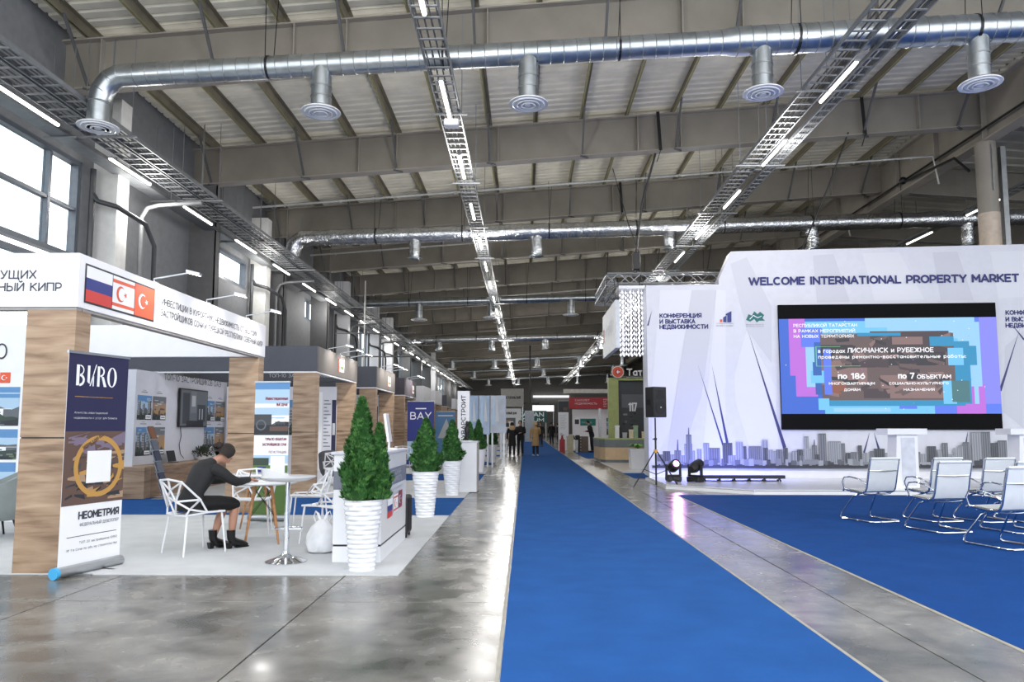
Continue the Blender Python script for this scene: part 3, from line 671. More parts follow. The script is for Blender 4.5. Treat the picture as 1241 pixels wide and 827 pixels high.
# --- booth 1 : white header with flags
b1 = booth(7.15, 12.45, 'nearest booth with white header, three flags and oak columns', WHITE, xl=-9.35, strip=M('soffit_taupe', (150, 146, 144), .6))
ff = Fr((XC, 7.15, 0), (1, 0, 0)); fs = Fr((XC, 7.15, 0), (0, 1, 0))
m = PR(); m.c('ink')
m.text(ff, 'ОТ ВЕДУЩИХ', -.42, 2.86, .088, align='r', bold=.012); m.text(ff, 'РЕСПУБЛИКИ СЕВЕРНЫЙ КИПР', -.16, 2.735, .088, align='r', bold=.012)
m.done('lettering', b1)
m = PR(); a0, a1 = .12, 1.48; m.c('dark').rect(fs, a0 - .02, 2.64, a1 + .02, 3.04, .004)
flag(m, fs, a0, 2.66, .47, .36, 'ru', .006); flag(m, fs, a0 + .48, 2.66, .44, .36, 'cy', .006); flag(m, fs, a0 + .93, 2.66, .43, .36, 'tr', .006)
m.done('flag_panel', b1)
m = PR(); m.c('ink'); m.text(fs, 'ИНВЕСТИЦИИ В КУРОРТНУЮ НЕДВИЖИМОСТЬ ОТ ВЕДУЩИХ', 1.68, 2.88, .085, width=3.2, bold=.004); m.text(fs, 'ЗАСТРОЙЩИКОВ СОЧИ И ТУРЕЦКОЙ РЕСПУБЛИКИ СЕВЕРНЫЙ КИПР', 1.66, 2.74, .085, width=3.5, bold=.004)
m.done('lettering', b1)
# white poster wall behind the nearest column
r = empty('poster_wall', (0, 0, 0)); tag(r, 'white poster wall with three villa photos at the left edge', 'display wall')
m = MB(); m.box(-9.35, 11.0, .012, -7.46, 11.2, 2.9); m.build('panel', WHITE, r)
f = Fr((-7.46, 11.0, 0), (1, 0, 0)); m = PR()
m.c('ink').text(f, 'BURO', -.33, 2.42, .24, align='r', sx=.75)
m.c('white'); flag(m, f, -.42, 2.06, .16, .16, 'tr'); m.c('dred'); m.rect(f, -.75, 2.12, -.47, 2.135)
for i, (z0, z1) in enumerate([(1.42, 2.0), (.92, 1.37), (.38, .88)]): photo(m, f, -1.5, z0, -.1 - .0, z1, 'villa', 5 + i)
m.c('mid')
for k in range(2): m.rect(f, -1.2, .26 - .06 * k, -.12, .27 - .06 * k)
m.done('poster_print', r)
# --- booths further along
bd = [(15.6, 19.4, GREYP, 'second booth along the left, charcoal header and oak columns', 3), (21.9, 25.1, GREYP, 'third booth along the left, slate grey header', 3),
      (27.1, 30.0, M('plum_dark_panel', (66, 60, 70), .5), 'fourth booth along the left, dark plum header', 2), (32.3, 34.6, WHITE, 'fifth booth along the left, white header box', 0),
      (36.6, 39.4, WHITE, 'sixth booth along the left, small white header', 0), (41.8, 44.6, GREYP, 'seventh booth along the left, tiny dark header', 0), (47, 50, WHITE, 'eighth booth along the left, far away and partly hidden', 0)]
roots = []
for y0, y1, hm, lb, n in bd: roots.append(booth(y0, y1, lb, hm, xl=-8.55, floods=n, power=60, ht=HT + (.08 if y0 > 20 else 0)))
for (y0, y1, hm, lb, n), r in list(zip(bd, roots))[:3]:
    f = Fr((XC, y0, 0), (0, 1, 0)); m = PR(); m.c('white').rect(f, 1.9, 2.72, 2.35, 3.02); m.c('orange').rect(f, 1.82, 2.7, 1.92, 3.04, .005); m.c('grass').rect(f, 2.0, 2.78, 2.3, 2.86, .005)
    m.done('flag_panel', r)
    f = Fr((XC - 1.5, y1 - .12, 0), (1, 0, 0)); m = PR(); m.c('light').text(f, 'ТОП-10 ЗАСТРОЙЩИКОВ', 0, 2.7, .09, align='c'); m.done('lettering', r)
    m = MB(); m.box(-8.55, y0 + .3, .012, -8.4, y1 + .2, 2.55); m.build('back_wall', WHITE, r)
for (y0, y1, hm, lb, n), r, xr in zip(bd[:4], roots, (-4.85, -4.9, -4.9, -4.9)):
    m = MB(); m.box(-7.7, y1 - .34, .012, xr, y1 - .28, 2.44); m.build('rear_partition', WFAB, r); f = Fr((xr, y1 - .34, 0), (1, 0, 0)); m = PR()
    m.c('b3').rect(f, -.62, .1, -.55, 2.35); m.c('white').rect(f, -.53, .3, -.36, 2.3); m.c('mid')
    for k in range(14): m.rect(f, -.32, .9 + .09 * k, -.14 - .05 * (k % 3), .925 + .09 * k)
    m.c('navy').rect(f, -.11, .5, .0, 2.1); m.c('light').rect(f, -.09, 1.2, -.02, 1.5, .005); photo(m, f, -1.5, 1.2, -.8, 2.1, 'tower', int(y0)); photo(m, f, -2.5, 1.2, -1.7, 2.1, 'villa', int(y0) + 1); m.done('poster_print', r)
# booth carpets: white under booths, blue strips in the gaps
ys = [(7.15, 11.9), (14.85, 19.6), (22.4, 27.4), (30.2, 35.6), (37.6, 43.5), (45.5, 52)]
for i, (a, b) in enumerate(ys): carpet('booth_carpet', [(-9.38, a), (-1.2, a), (-1.2, b), (-9.38, b)], .012, CARPG, '%s light grey carpet square on the left, counted from the viewer' % ORD[i])
for i, ((_, a), (b, _)) in enumerate(zip(ys, ys[1:])): carpet('blue_strip', [(-9.38, a), (-1.2, a), (-1.2, b), (-9.38, b)], .009, CARPB, '%s blue carpet strip between booths on the left' % ORD[i])
# --- angled display wall of booth 2 with television
WX = -7.8
r = empty('display_wall', (0, 0, 0)); tag(r, 'white display wall of building photos carrying a television', 'display wall')
m = MB(); m.box(-8.1, 14.75, .012, WX, 19.3, 2.56); m.build('panel', WFAB, r)
f = Fr((WX, 14.75, 0), (0, 1, 0)); m = PR(); m.c('ink').text(f, 'ТОП-10 ЗАСТРОЙЩИКОВ ОАЭ', 1.15, 2.42, .14, width=3.0, bold=.006)
k = 0
for a0 in (.08, 3.25):
    for z0, z1 in ((1.55, 2.05), (.82, 1.4)):
        for j in range(2):
            x = a0 + j * .62; photo(m, f, x, z0, x + .58, z1, ['tower', 'dusk'][j], 20 + k); k += 1
            m.c('white').rect(f, x + .34, z0 + .02, x + .56, z0 + .1, .009); m.c('ink').rect(f, x + .37, z0 + .05, x + .53, z0 + .065, .01)
            m.c('mid').rect(f, x + .15, z1 + .06, x + .4, z1 + .075); m.c('sand').rect(f, x + .2, z1 + .1, x + .34, z1 + .11)
m.done('poster_print', r)
t = empty('television', (WX, 16.55, 1.4)); tag(t, 'black wall television showing a dim interior, above the oak counter', 'television')
m = MB(); m.box(.02, 0, 0, .07, 1.45, .88); m.build('casing', BLACK, t, bev=.006)
f = Fr((.071, .03, .03), (0, 1, 0)); m = PR(); m.c('mid').rect(f, 0, 0, 1.39, .82, .001); m.c('b3').rect(f, .1, .05, .45, .75, .002); m.c('b2').rect(f, .5, .3, .8, .8, .002); m.c('light').rect(f, .55, .45, .75, .7, .003); m.c('b3').rect(f, .85, .1, 1.3, .5, .002); m.c('light').rect(f, .95, .15, 1.0, .4, .003); m.c('light').rect(f, 1.1, .15, 1.15, .4, .003); m.c('dark').rect(f, .3, .0, 1.2, .12, .003)
m.done('screen', t)
m = MB(); m.tube([(.03, .15, 0), (.03, .2, -.2), (.03, .12, -.4), (.03, .2, -.6), (.06, .3, -.70)], .008, 5); m.build('power_lead', BLACK, t)
m = MB(); m.box(0, .3, .2, .02, 1.1, .6); m.build('mount', BLACKM, t)
r = empty('low_counter', (WX + .01, 14.75, 0)); tag(r, 'low oak counter along the display wall under the television', 'counter')
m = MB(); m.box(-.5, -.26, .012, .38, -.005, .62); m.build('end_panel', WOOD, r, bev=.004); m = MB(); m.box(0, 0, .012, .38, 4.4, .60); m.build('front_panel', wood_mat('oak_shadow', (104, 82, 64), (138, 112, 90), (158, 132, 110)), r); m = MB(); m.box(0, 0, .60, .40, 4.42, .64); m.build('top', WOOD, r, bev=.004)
t = empty('tablet', (-7.62, 16.0, .64)); tag(t, 'small black tablet standing on the low oak counter', 'tablet')
m = MB(); m.obox((0, 0, .14), (.02, .34, .24), (0, -.25, 0)); m.build('screen_body', BLACK, t, bev=.003); m = MB(); m.box(-.02, -.14, 0, .1, .14, .012); m.build('foot', BLACKM, t)
def bush(name, loc, r, h, label, mat, n=220):
    t = empty(name, loc); tag(t, label, 'plant'); rd = random.Random(3); m = MB()
    for i in range(n):
        a = rd.uniform(0, 2 * PI); e = rd.uniform(.1, 1.4); q = rd.uniform(.4, 1); p = V((math.cos(a) * math.cos(e) * r, math.sin(a) * math.cos(e) * r, h * math.sin(e))) * q + V((0, 0, h * .15))
        d = p.normalized(); s = d.cross(V((0, 0, 1))).normalized() * .022; tip = p + d * .09 + V((0, 0, .01))
        m.face([p, p + d * .04 + s, tip, p + d * .04 - s])
    m.build('foliage', mat, t); m = MB(); m.lathe([(r * .35, 0), (r * .5, h * .3)], n=12); m.build('pot', WHITE, t, smooth=True); return t
LEAF = M('leaf_green', (70, 104, 54), .6, var=.12, scale=20); LEAFD = M('leaf_dark_olive', (58, 66, 46), .6, var=.12, scale=20)
bush('potted_plant', (-7.62, 17.6, .64), .42, .26, 'low dark green plant on the oak counter under the television', LEAFD)
# zig-zag brochure stand
t = empty('brochure_stand', (-7.2, 14.5, .012)); tag(t, 'tall zigzag brochure stand holding dark leaflets by the oak counter', 'brochure stand')
for k in range(6):
    z = .1 + k * .21; x = .16 - .055 * k
    m = MB(); m.obox((x, 0, z + .1), (.012, .24, .26), (0, -.35, 0)); m.obox((x + .03, 0, z), (.06, .24, .012)); m.build('pocket', ALU, t)
    m = MB(); m.obox((x + .02, 0, z + .13), (.02, .21, .26), (0, -.35, 0)); m.build('leaflet', [M('leaflet_navy', (50, 56, 82), .4), M('leaflet_grey', (100, 108, 122), .4), M('leaflet_brown', (130, 84, 60), .4)][[0, 0, 1, 0, 1, 2][k]], t)
m = MB(); m.box(0, -.13, 0, .3, .13, .012); m.bar((.22, 0, 0), (-.15, 0, 1.36), .03, .02); m.build('frame', ALU, t)

# ------------------------------------------------------------------ roll-up banners
def rollup(name, p0, p1, h, label, face_print, cap=CAPB):
    p0 = V(p0); p1 = V(p1); u = (p1 - p0).normalized(); L = (p1 - p0).length
    t = empty(name, p0, math.atan2(u.y, u.x)); tag(t, label, 'roll-up banner')
    m = MB(); m.tube([(0.0, 0, .055), (L, 0, .055)], .05, 14, flat=(1, 1.1)); m.build('base_cassette', ALU, t, smooth=True)
    m = MB(); m.tube([(-.035, 0, .055), (0.002, 0, .055)], .055, 14); m.build('end_cap', cap, t, smooth=True)
    m = MB(); m.box(.22, -.16, 0, .26, .16, .012); m.box(L - .26, -.16, 0, L - .22, .16, .012); m.build('feet', ALU, t)
    m = MB(); m.box(.0, -.012, h - .025, L, .012, h); m.build('top_rail', ALU, t)
    m = MB(); m.box(.012, .0, .09, L - .012, .003, h - .02); m.build('sheet', PWHITE, t)
    m = MB(); m.cyl((L / 2, .02, .05), (L / 2, .02, h - .01), .01, n=6); m.build('pole', ALU, t)
    f = Fr((.012, 0, 0), (1, 0, 0)); m = PR(); face_print(m, f, L - .024, h - .025); m.done('banner_print', t); return t
def print1(m, f, W, H):
    m.c('navy').rect(f, 0, 1.36, W, H)
    # high-contrast narrow capitals
    m.c('white'); y, s = 1.80, .20
    def L(pts, d=.006): m.pol(f, pts, d)
    L([(.09, y), (.125, y), (.125, y + s), (.09, y + s)]); ring(m, f, .13, y + s * .75, s * .19, s * .25, .006, -PI / 2, PI / 2, 10); ring(m, f, .13, y + s * .27, s * .18, s * .30, .006, -PI / 2, PI / 2, 10)
    L([(.22, y + .04), (.25, y + .02), (.25, y + s), (.22, y + s)]); L([(.25, y), (.262, y), (.33, y + s + .015), (.318, y + s + .015)]); L([(.285, y), (.3, y), (.3, y + s * .5), (.285, y + s * .5)])
    L([(.34, y), (.37, y), (.37, y + s), (.34, y + s)]); ring(m, f, .375, y + s * .75, s * .18, s * .27, .006, -PI / 2, PI / 2, 10); L([(.39, y + s * .5), (.42, y + s * .5), (.46, y), (.425, y)])
    for k in range(28):
        a, b = 2 * PI * k / 28, 2 * PI * (k + 1) / 28; q = lambda t, o: (.525 + (.062 if o else .032) * math.cos(t), y + s / 2 + (s / 2 if o else s * .46) * math.sin(t))
        L([q(a, 0), q(a, 1), q(b, 1), q(b, 0)])
    m.c('gold').rect(f, .09, 1.69, .55, 1.697); m.c('light').text(f, 'Агентство инвестиционной', .09, 1.53, .022); m.text(f, 'недвижимости и услуг для бизнеса', .09, 1.48, .022)
    # printed evening landscape
    m.c('brown').rect(f, 0, .66, W, 1.36); rd = random.Random(4)
    for i in range(60):
        x = rd.uniform(0, W * .8); yy = rd.uniform(.68, 1.3); w_ = rd.uniform(.05, .25); k = 'mauve' if yy > 1.15 else rd.choice(['sand', 'dark', 'gold', 'brown', 'b3'])
        m.c(k).pol(f, [(x, yy), (min(W, x + w_), yy + rd.uniform(-.05, .08)), (min(W, x + w_ * .9), yy + .03 + rd.uniform(-.02, .06)), (x, yy + .02)], .004 + i * .00002)
    m.c('gold'); ring(m, f, W * .56, 1.02, .25, .30, .006); m.c('brown'); m.text(f, 'ЗАБЕРИ 3 000 000', W * .56 - .2, 1.18, .035, d=.0075, bold=.03, rot=.5, width=.28)
    m.c('white').rect(f, W * .56 - .15, .86, W * .56 + .15, 1.17, .008)
    m.c('ink').text(f, 'НЕОМЕТРИЯ', W - .04, .52, .075, align='r', bold=.03, width=.5); m.text(f, 'ФЕДЕРАЛЬНЫЙ ДЕВЕЛОПЕР', W - .04, .455, .03, align='r', width=.48)
    m.rect(f, .08, .36, W - .06, .366); m.text(f, 'ТОП 20 застройщиков ЮФО', W - .05, .29, .024, align='r'); m.text(f, '№ 1 в Сочи по объёму строительства', W - .05, .23, .024, align='r')
rollup('rollup_banner', (-4.32, 6.92, 0), (-4.13, 7.66, 0.0), 2.13, 'tall navy and white roll-up banner beside the nearest oak column', print1)
def print2(m, f, W, H):
    m.c('skyl').rect(f, 0, 1.66, W, H); m.c('sky').rect(f, 0, H - .1, W, H, .004); m.c('white').rect(f, 0, 1.66, W, 1.74, .004)
    m.c('wine').text(f, 'Инвестиционные', W - .02, H - .26, .05, align='r', bold=.02, width=W * .66); m.text(f, 'ВЫЕЗДНЫЕ', W - .02, H - .35, .045, align='r', bold=.02, width=W * .34)
    photo(m, f, 0, 1.27, W, 1.68, 'land', 9, .004); m.c('dark').rect(f, 0, 1.27, W, 1.42, .007); m.c('b3').rect(f, W * .0, 1.42, W * .5, 1.58, .007); m.c('brown').rect(f, W * .45, 1.33, W, 1.4, .0075); m.c('b1'); ring(m, f, W * .2, 1.42, .06, .08, .008)
    m.c('wine').text(f, 'ТУРЫ ПО ОБЪЕКТАМ', W - .03, 1.19, .04, align='r', bold=.02, width=W * .62); m.text(f, 'ЗАСТРОЙЩИКОВ СОЧИ', W - .03, 1.11, .04, align='r', bold=.02, width=W * .70); m.text(f, 'РЕГИСТРАЦИЯ', W - .03, 1.0, .035, align='r', width=W * .5)
    m.c('skyl').rect(f, 0, .85, W, .97, .004); m.c('tree').rect(f, 0, .82, W * .45, .93, .005); m.c('grass').rect(f, 0, .1, W, .82, .004); m.c('fblue').rect(f, .06, .72, .2, .8, .006); m.c('white').rect(f, W * .5, .6, W * .92, .96, .008)
rollup('rollup_banner', (-4.08, 11.15, .012), (-3.52, 11.1, .012), 2.08, 'smaller roll-up banner with landscape photos behind the round tables', print2)
def print3(m, f, W, H):
    m.c('fblue').rect(f, 0, 0, W, H); m.c('white').text(f, 'BAY', W / 2, H - .62, .26, align='c', bold=.01); m.rect(f, W * .3, H - .26, W * .7, H - .22, .005); m.c('skyl').rect(f, 0, .3, W, .9, .005)
rollup('rollup_banner', (-4.1, 25.9, .012), (-3.15, 25.9, .012), 2.3, 'dark blue roll-up banner reading BAY further down the left row', print3, ALU)
def print4(m, f, W, H): m.c('sky').rect(f, 0, 0, W, H); m.c('light').pol(f, [(.1, .9), (W - .1, .9), (W * .55, H - .3)], .005); m.c('white').rect(f, .1, H - .2, W - .1, H - .15, .005)
rollup('rollup_banner', (-4.0, 33.3, .012), (-3.1, 33.3, .012), 2.1, 'light blue roll-up banner beyond the BAY banner', print4, ALU)

# ------------------------------------------------------------------ desk, suitcase, plants
t = empty('reception_desk', (-1.99, 7.78, .012)); tag(t, 'white reception desk with grey band and small flags, right of the bag', 'desk')
W_, D_, H_ = .5, 1.6, 1.1
m = MB(); m.box(0, 0, .0, W_, D_, .16); m.build('plinth', WGLOSS, t, bev=.003); m = MB(); m.box(.006, .006, .16, W_ - .006, D_ - .006, .18); m.build('shadow_gap', BLACK, t)
m = MB(); m.box(0, 0, .18, W_, D_, .74); m.build('lower_body', WGLOSS, t, bev=.003)
m = MB(); m.box(-.001, -.001, .74, W_ + .001, D_ + .001, .93); m.build('grey_band', M('band_slate', (112, 116, 130), .45), t)
m = MB(); m.box(0, 0, .93, W_, D_, H_); m.build('upper_body', WGLOSS, t); m = MB(); m.box(-.03, -.02, H_, W_ + .02, D_ + .02, H_ + .03); m.build('top', M('desk_top', (206, 208, 218), .3), t, bev=.004)
f = Fr((W_ + .001, 0, 0), (0, 1, 0)); m = PR(); m.c('light').text(f, 'КИПРСКАЯ', D_ * .5, .85, .055, align='c', width=.75, d=.004); m.text(f, 'НЕДВИЖИМОСТЬ', D_ * .5, .77, .055, align='c', width=.9, d=.004)
m.c('mid'); m.text(f, 'инвестиции в курортную недвижимость', .15, .68, .03, width=1.2, d=.003); m.text(f, 'от ведущих застройщиков', .15, .63, .03, width=1.0, d=.003)
flag(m, f, .35, .40, .3, .2, 'ru', .003); flag(m, f, .72, .42, .28, .2, 'cy', .003); m.c('wine').rect(f, 1.05, .44, 1.3, .64, .004); crescent(m, f, 1.14, .54, .05, 'white', 'wine', .005)
m.done('side_print', t)
t = empty('tablet_stand', (-1.62, 8.9, 1.142)); tag(t, 'white tablet on a slim stand on the reception desk', 'tablet')
m = MB(); m.box(-.1, -.08, 0, .1, .08, .012); m.box(-.01, -.02, .012, .01, .02, .1); m.build('stand', WGLOSS, t); m = MB(); m.obox((-.02, 0, .25), (.03, .2, .34), (0, -.15, 0)); m.build('tablet_body', WGLOSS, t, bev=.006)
t = empty('display_card', (-1.72, 8.2, 1.142)); tag(t, 'thin white card holder lying flat on the front of the desk', 'card holder')
m = MB(); m.box(-.12, -.2, 0, .12, .2, .02); m.build('card', PWHITE, t, bev=.002)
t = empty('flower_pot', (-1.80, 8.55, 1.142)); tag(t, 'small pot of tan and green flowers on the reception desk', 'plant')
m = MB(); m.lathe([(.03, 0), (.045, .07)], n=12); m.build('pot', M('terracotta', (170, 104, 66), .7), t, smooth=True); m = MB(); rd = random.Random(8)
for i in range(40):
    a = rd.uniform(0, 6.28); p = V((math.cos(a) * .03, math.sin(a) * .03, .07)); q = p + V((math.cos(a) * .05 * rd.random(), math.sin(a) * .05 * rd.random(), rd.uniform(.03, .1))); m.face([p, q + V((.008, 0, 0)), q + V((0, 0, .02)), q - V((.008, 0, 0))])
m.build('foliage', LEAF, t)
t = empty('suitcase', (-1.57, 9.62, .012)); tag(t, 'small black upright suitcase behind the reception desk', 'suitcase')
m = MB(); m.box(-.1, -.17, .04, .1, .17, .52); m.build('shell', BLACK, t, bev=.03); m = MB(); m.tube([(-.05, -.08, .5), (-.05, -.08, .6), (-.05, .08, .6), (-.05, .08, .5)], .01, 6); m.build('handle', BLACKM, t)
for a in (-.07, .07):
    for b in (-.13, .13): m = MB(); m.cyl((a - .012, b, .025), (a + .012, b, .025), .025, n=10); m.build('wheel', RUBBER, t)
m = MB()
for k in range(5): m.box(-.104, -.14 + .06 * k, .08, .104, -.12 + .06 * k, .48)
m.build('ribs', BLACKM, t)
# thuja trees in ribbed pots
THUJA = M('thuja_green', (44, 92, 38), .6, var=.16, scale=9); THUJA2 = M('thuja_tip_green', (84, 132, 62), .6, var=.14, scale=9)
def thuja_mesh(h, r, seed, n=7000, lobes=1):
    rd = random.Random(seed); m = MB(); L = [(0, 0, 1, 1)] if lobes == 1 else [(-.03, 0, 1, .92), (.42 * r * 1.6, .02, .74, .55)]
    for i in range(n):
        ox, oy, hh, rr = L[0] if (lobes == 1 or rd.random() < .72) else L[1]
        t = rd.random() ** 1.25; prof = (1 - t) ** .75 * (.72 + .28 * min(1, t * 7)) * (1 + .12 * math.sin(t * 23 + seed))
        a = rd.uniform(0, 2 * PI); q = r * rr * prof * (1 + .16 * math.sin(a * 3 + t * 9) + .1 * math.sin(a * 7 - t * 17)); rad = q * rd.uniform(.62, 1.0)
        p = V((ox + rad * math.cos(a), oy + rad * math.sin(a), t * h * hh * .96)); out = V((math.cos(a), math.sin(a), 0)); d = (out * rd.uniform(.15, .75) + V((rd.uniform(-.3, .3), rd.uniform(-.3, .3), 1))).normalized()
        s = (d.cross(out) + out * rd.uniform(-.8, .8)); s = s.normalized() * rd.uniform(.006, .012); l = rd.uniform(.05, .10) * (.6 + .4 * (1 - t)); e = d * l
        m.cm = 1 if rd.random() < .22 else 0
        m.face([p - s * .4, p + e * .4 + s, p + e, p + e * .45 - s])
        m.face([p + e * .3, p + e * .35 + s * 2.4, p + e * .85 + s * 2.2]); m.face([p + e * .3, p + e * .85 - s * 2.2, p + e * .35 - s * 2.4])
    m.cm = 0
    for ox, oy, hh, rr in L: m.lathe([(r * rr * .45, 0), (r * rr * .62, h * hh * .1), (r * rr * .4, h * hh * .5), (.01, h * hh * .88)], (ox, oy, 0), 10)
    return m
def potted_thuja(x, y, ph, pr, h, r, label, seed, ribbed=True, lobes=1, n=7000, z=.012):
    t = empty('potted_thuja', (x, y, z)); tag(t, label, 'potted tree')
    m = MB(); N = 30 if ribbed else 2; prof = []
    for i in range(N + 1):
        k = i / N; rr = pr * (.66 + .34 * k); prof.append((rr + (.005 * math.cos(i * PI) if ribbed else 0), ph * k))
    prof += [(pr * 1.0, ph), (pr * .92, ph), (pr * .9, ph - .04)]
    m.lathe(prof, n=48, fn=(lambda a, zz: 1 + .012 * math.sin(a * 5 + zz * 60)) if ribbed else None); m.build('pot', WGLOSS if ribbed else WHITE, t, smooth=True)
    m = MB(); m.cyl((0, 0, ph - .05), (0, 0, ph - .02), pr * .9, n=20); m.build('soil', M('soil', (60, 46, 36), .9), t)
    m = MB(); m.cyl((0, 0, ph - .03), (0, 0, ph + h * .5), .018, .008, 8); m.build('trunk', M('bark', (86, 64, 48), .8), t)
    fo = thuja_mesh(h, r, seed, n, lobes).build('foliage', [THUJA, THUJA2], t, loc=(0, 0, ph - .01)); return t
potted_thuja(-1.60, 7.42, .68, .19, 1.03, .22, 'nearest and tallest conifer in a ribbed white pot, before the desk', 2, lobes=2, n=9000)
potted_thuja(-1.56, 11.75, .70, .21, .85, .26, 'second conifer in a ribbed white pot, on the first blue strip', 3, n=6000)
potted_thuja(-1.50, 15.4, .70, .20, .85, .24, 'third conifer in a ribbed white pot, before the white kiosk', 4, n=4500)
potted_thuja(-1.45, 19.6, .70, .2, .85, .22, 'fourth conifer from the viewer, just right of the white kiosk', 5, n=3000)
potted_thuja(-1.45, 23.3, .70, .24, .95, .26, 'fifth conifer from the viewer, in a tapered white pot', 6, False, n=3000)
potted_thuja(-1.30, 29.5, .70, .22, .95, .25, 'sixth conifer from the viewer, in a plain white pot', 7, False, n=2000)
potted_thuja(-2.9, 21.5, .6, .2, .9, .25, 'conifer standing further back behind the fourth one', 8, False, n=2500)
# white kiosk with tall sign behind
t = empty('kiosk', (-1.44, 16.1, .012)); tag(t, 'plain white box pedestal carrying a small dark figure', 'pedestal')
m = MB(); m.box(0, 0, 0, .4, .7, 1.05); m.build('body', WGLOSS, t, bev=.004); m = MB(); m.box(-.01, -.01, 1.05, .42, .72, 1.08); m.build('top', M('light_grey_top', (190, 192, 196), .4), t); m = MB(); m.box(.401, .02, 0, .41, .68, 1.04); m.build('side_panel', M('side_beige', (178, 170, 160), .5), t)
t = empty('statuette', (-1.27, 16.35, 1.092)); tag(t, 'small dark statuette on the white pedestal', 'statuette')
m = MB(); m.lathe([(.09, 0), (.09, .03), (.04, .05), (.035, .12), (.06, .2), (.05, .3), (.025, .34), (.04, .38), (.03, .43), (.0, .45)], n=14); m.build('figure', BLACKM, t, smooth=True); m = MB(); m.lathe([(.14, -.0), (.14, .02)], n=14); m.build('base', WGLOSS, t)
t = empty('tower_sign', (-1.92, 21.2, .012)); tag(t, 'tall white sign tower with vertical black lettering', 'sign')
m = MB(); m.box(0, 0, 0, .34, .3, 2.42); m.build('tower', WHITE, t, bev=.004); f = Fr((0, 0, 0), (1, 0, 0)); m = PR(); m.c('dark').text(f, 'СУВАРСТРОИТ', .235, .95, .13, rot=PI / 2, bold=.02, width=1.35); m.done('lettering', t)

# ------------------------------------------------------------------ tables, chairs, stool
def dowel_table(x, y, R_, label, rz=0):
    t = empty('round_table', (x, y, .012), rz); tag(t, label, 'table')
    m = MB(); m.lathe([(R_ - .03, .705), (R_, .722), (R_, .735), (R_ - .004, .738)], n=40); m.build('tabletop', WGLOSS, t, smooth=True)
    L = []
    for k in range(4):
        a = PI / 4 + k * PI / 2; q0 = V((.13 * math.cos(a), .13 * math.sin(a), .70)); q1 = V((.27 * math.cos(a), .27 * math.sin(a), 0)); L.append((q0, q1))
        m = MB(); m.cyl(q1, q0, .011, .019, 12); m.build('leg', WOOD2, t, smooth=True)
    m = MB()
    for k in range(4):
        a, b = L[k], L[(k + 1) % 4]
        m.cyl(a[0].lerp(a[1], .08), b[0].lerp(b[1], .55), .004, n=5); m.cyl(b[0].lerp(b[1], .08), a[0].lerp(a[1], .55), .004, n=5)
    m.build('wire_bracing', BLACKM, t); m = MB(); m.lathe([(.15, .685), (.16, .70)], n=20); m.build('top_plate', BLACKM, t)
dowel_table(-3.17, 9.05, .40, 'near round white table with beech dowel legs where the woman writes', .35)
dowel_table(-3.72, 10.45, .39, 'second round white table, just behind the one the woman uses', .1)
def facet_chair(x, y, rz, label, group='white openwork chairs'):
    t = empty('openwork_chair', (x, y, .012), rz); tag(t, label, 'chair', group)
    # seat faces +Y ; shell lattice
    S_ = {'a': (-.22, .22, .45), 'b': (.22, .22, .45), 'c': (-.25, 0, .455), 'd': (.25, 0, .455), 'e': (-.2, -.22, .43), 'f': (.2, -.22, .43), 'g': (-.02, .10, .43), 'h': (.06, -.06, .425), 'i': (-.08, -.08, .425), 'j': (.0, .23, .44), 'k': (0, -.23, .42),
          'l': (-.27, -.1, .60), 'm': (.27, -.1, .60), 'n': (-.23, -.30, .80), 'o': (.23, -.30, .80), 'p': (0, -.33, .82), 'q': (-.10, -.27, .62), 'r': (.09, -.28, .58), 's': (-.02, -.29, .70), 't': (-.24, -.2, .5), 'u': (.24, -.2, .5)}
    E = 'aj jb bd df fk ke ec ca ag gj gb gh hd hi ic gi ik hk hf ei cl lt tn np po om mu ud te uf lq qn qt qs sp sn so rs ru ro mu lc md qk rk qr rm'.split()
    m = MB()
    for e in E: m.cyl(S_[e[0]], S_[e[1]], .0115, n=6)
    for p in S_.values(): m.ball(p, .0135, 6)
    m.build('shell', WGLOSS, t, smooth=True)
    for a, b in (((-.2, .2, .44), (-.235, .24, 0)), ((.2, .2, .44), (.235, .24, 0)), ((-.19, -.2, .43), (-.235, -.25, 0)), ((.19, -.2, .43), (.235, -.25, 0))):
        m = MB(); m.cyl(b, a, .010, .013, 8); m.build('leg', WGLOSS, t, smooth=True)
    return t
def face(dx, dy): return math.atan2(dy, dx) - PI / 2
facet_chair(-3.69, 8.38, face(.5, .66), 'white openwork chair the woman in black sits on')
facet_chair(-3.62, 9.95, face(.25, -1) , 'white openwork chair behind the near table, mostly hidden by the woman')
facet_chair(-3.05, 10.55, face(-1, -.15), 'white openwork chair right of the second table, its back seen past the stool')
facet_chair(-2.40, 9.15, face(-1, .3), 'white openwork chair half hidden behind the desk and the bag')
facet_chair(-4.35, 17.1, face(-.3, 1), 'small white openwork chair in the second booth by the grey armchair')
facet_chair(-3.6, 22.2, face(.3, -1), 'distant white openwork chair between the second and third conifer')
t = empty('bar_stool', (-2.48, 7.82, .012), -.1); tag(t, 'chrome bar stool with a white moulded seat, front of the booth', 'stool')
m = MB(); m.lathe([(.0, .0), (.205, .0), (.21, .008), (.18, .02), (.10, .045), (.05, .075), (.032, .11)], n=40); m.build('base', CHROME, t, smooth=True)
m = MB(); m.cyl((0, 0, .09), (0, 0, .5), .03, n=18); m.cyl((0, 0, .5), (0, 0, .83), .024, n=18); m.build('column', CHROME, t, smooth=True)
m = MB(); m.tube([(-.02, 0, .33)] + [(-.14 * math.cos(k * PI / 10) * 1.0, .03 + .17 * math.sin(k * PI / 10), .33) for k in range(11)] + [(.02, 0, .33)], .01, 8); m.build('footrest', CHROME, t, smooth=True)
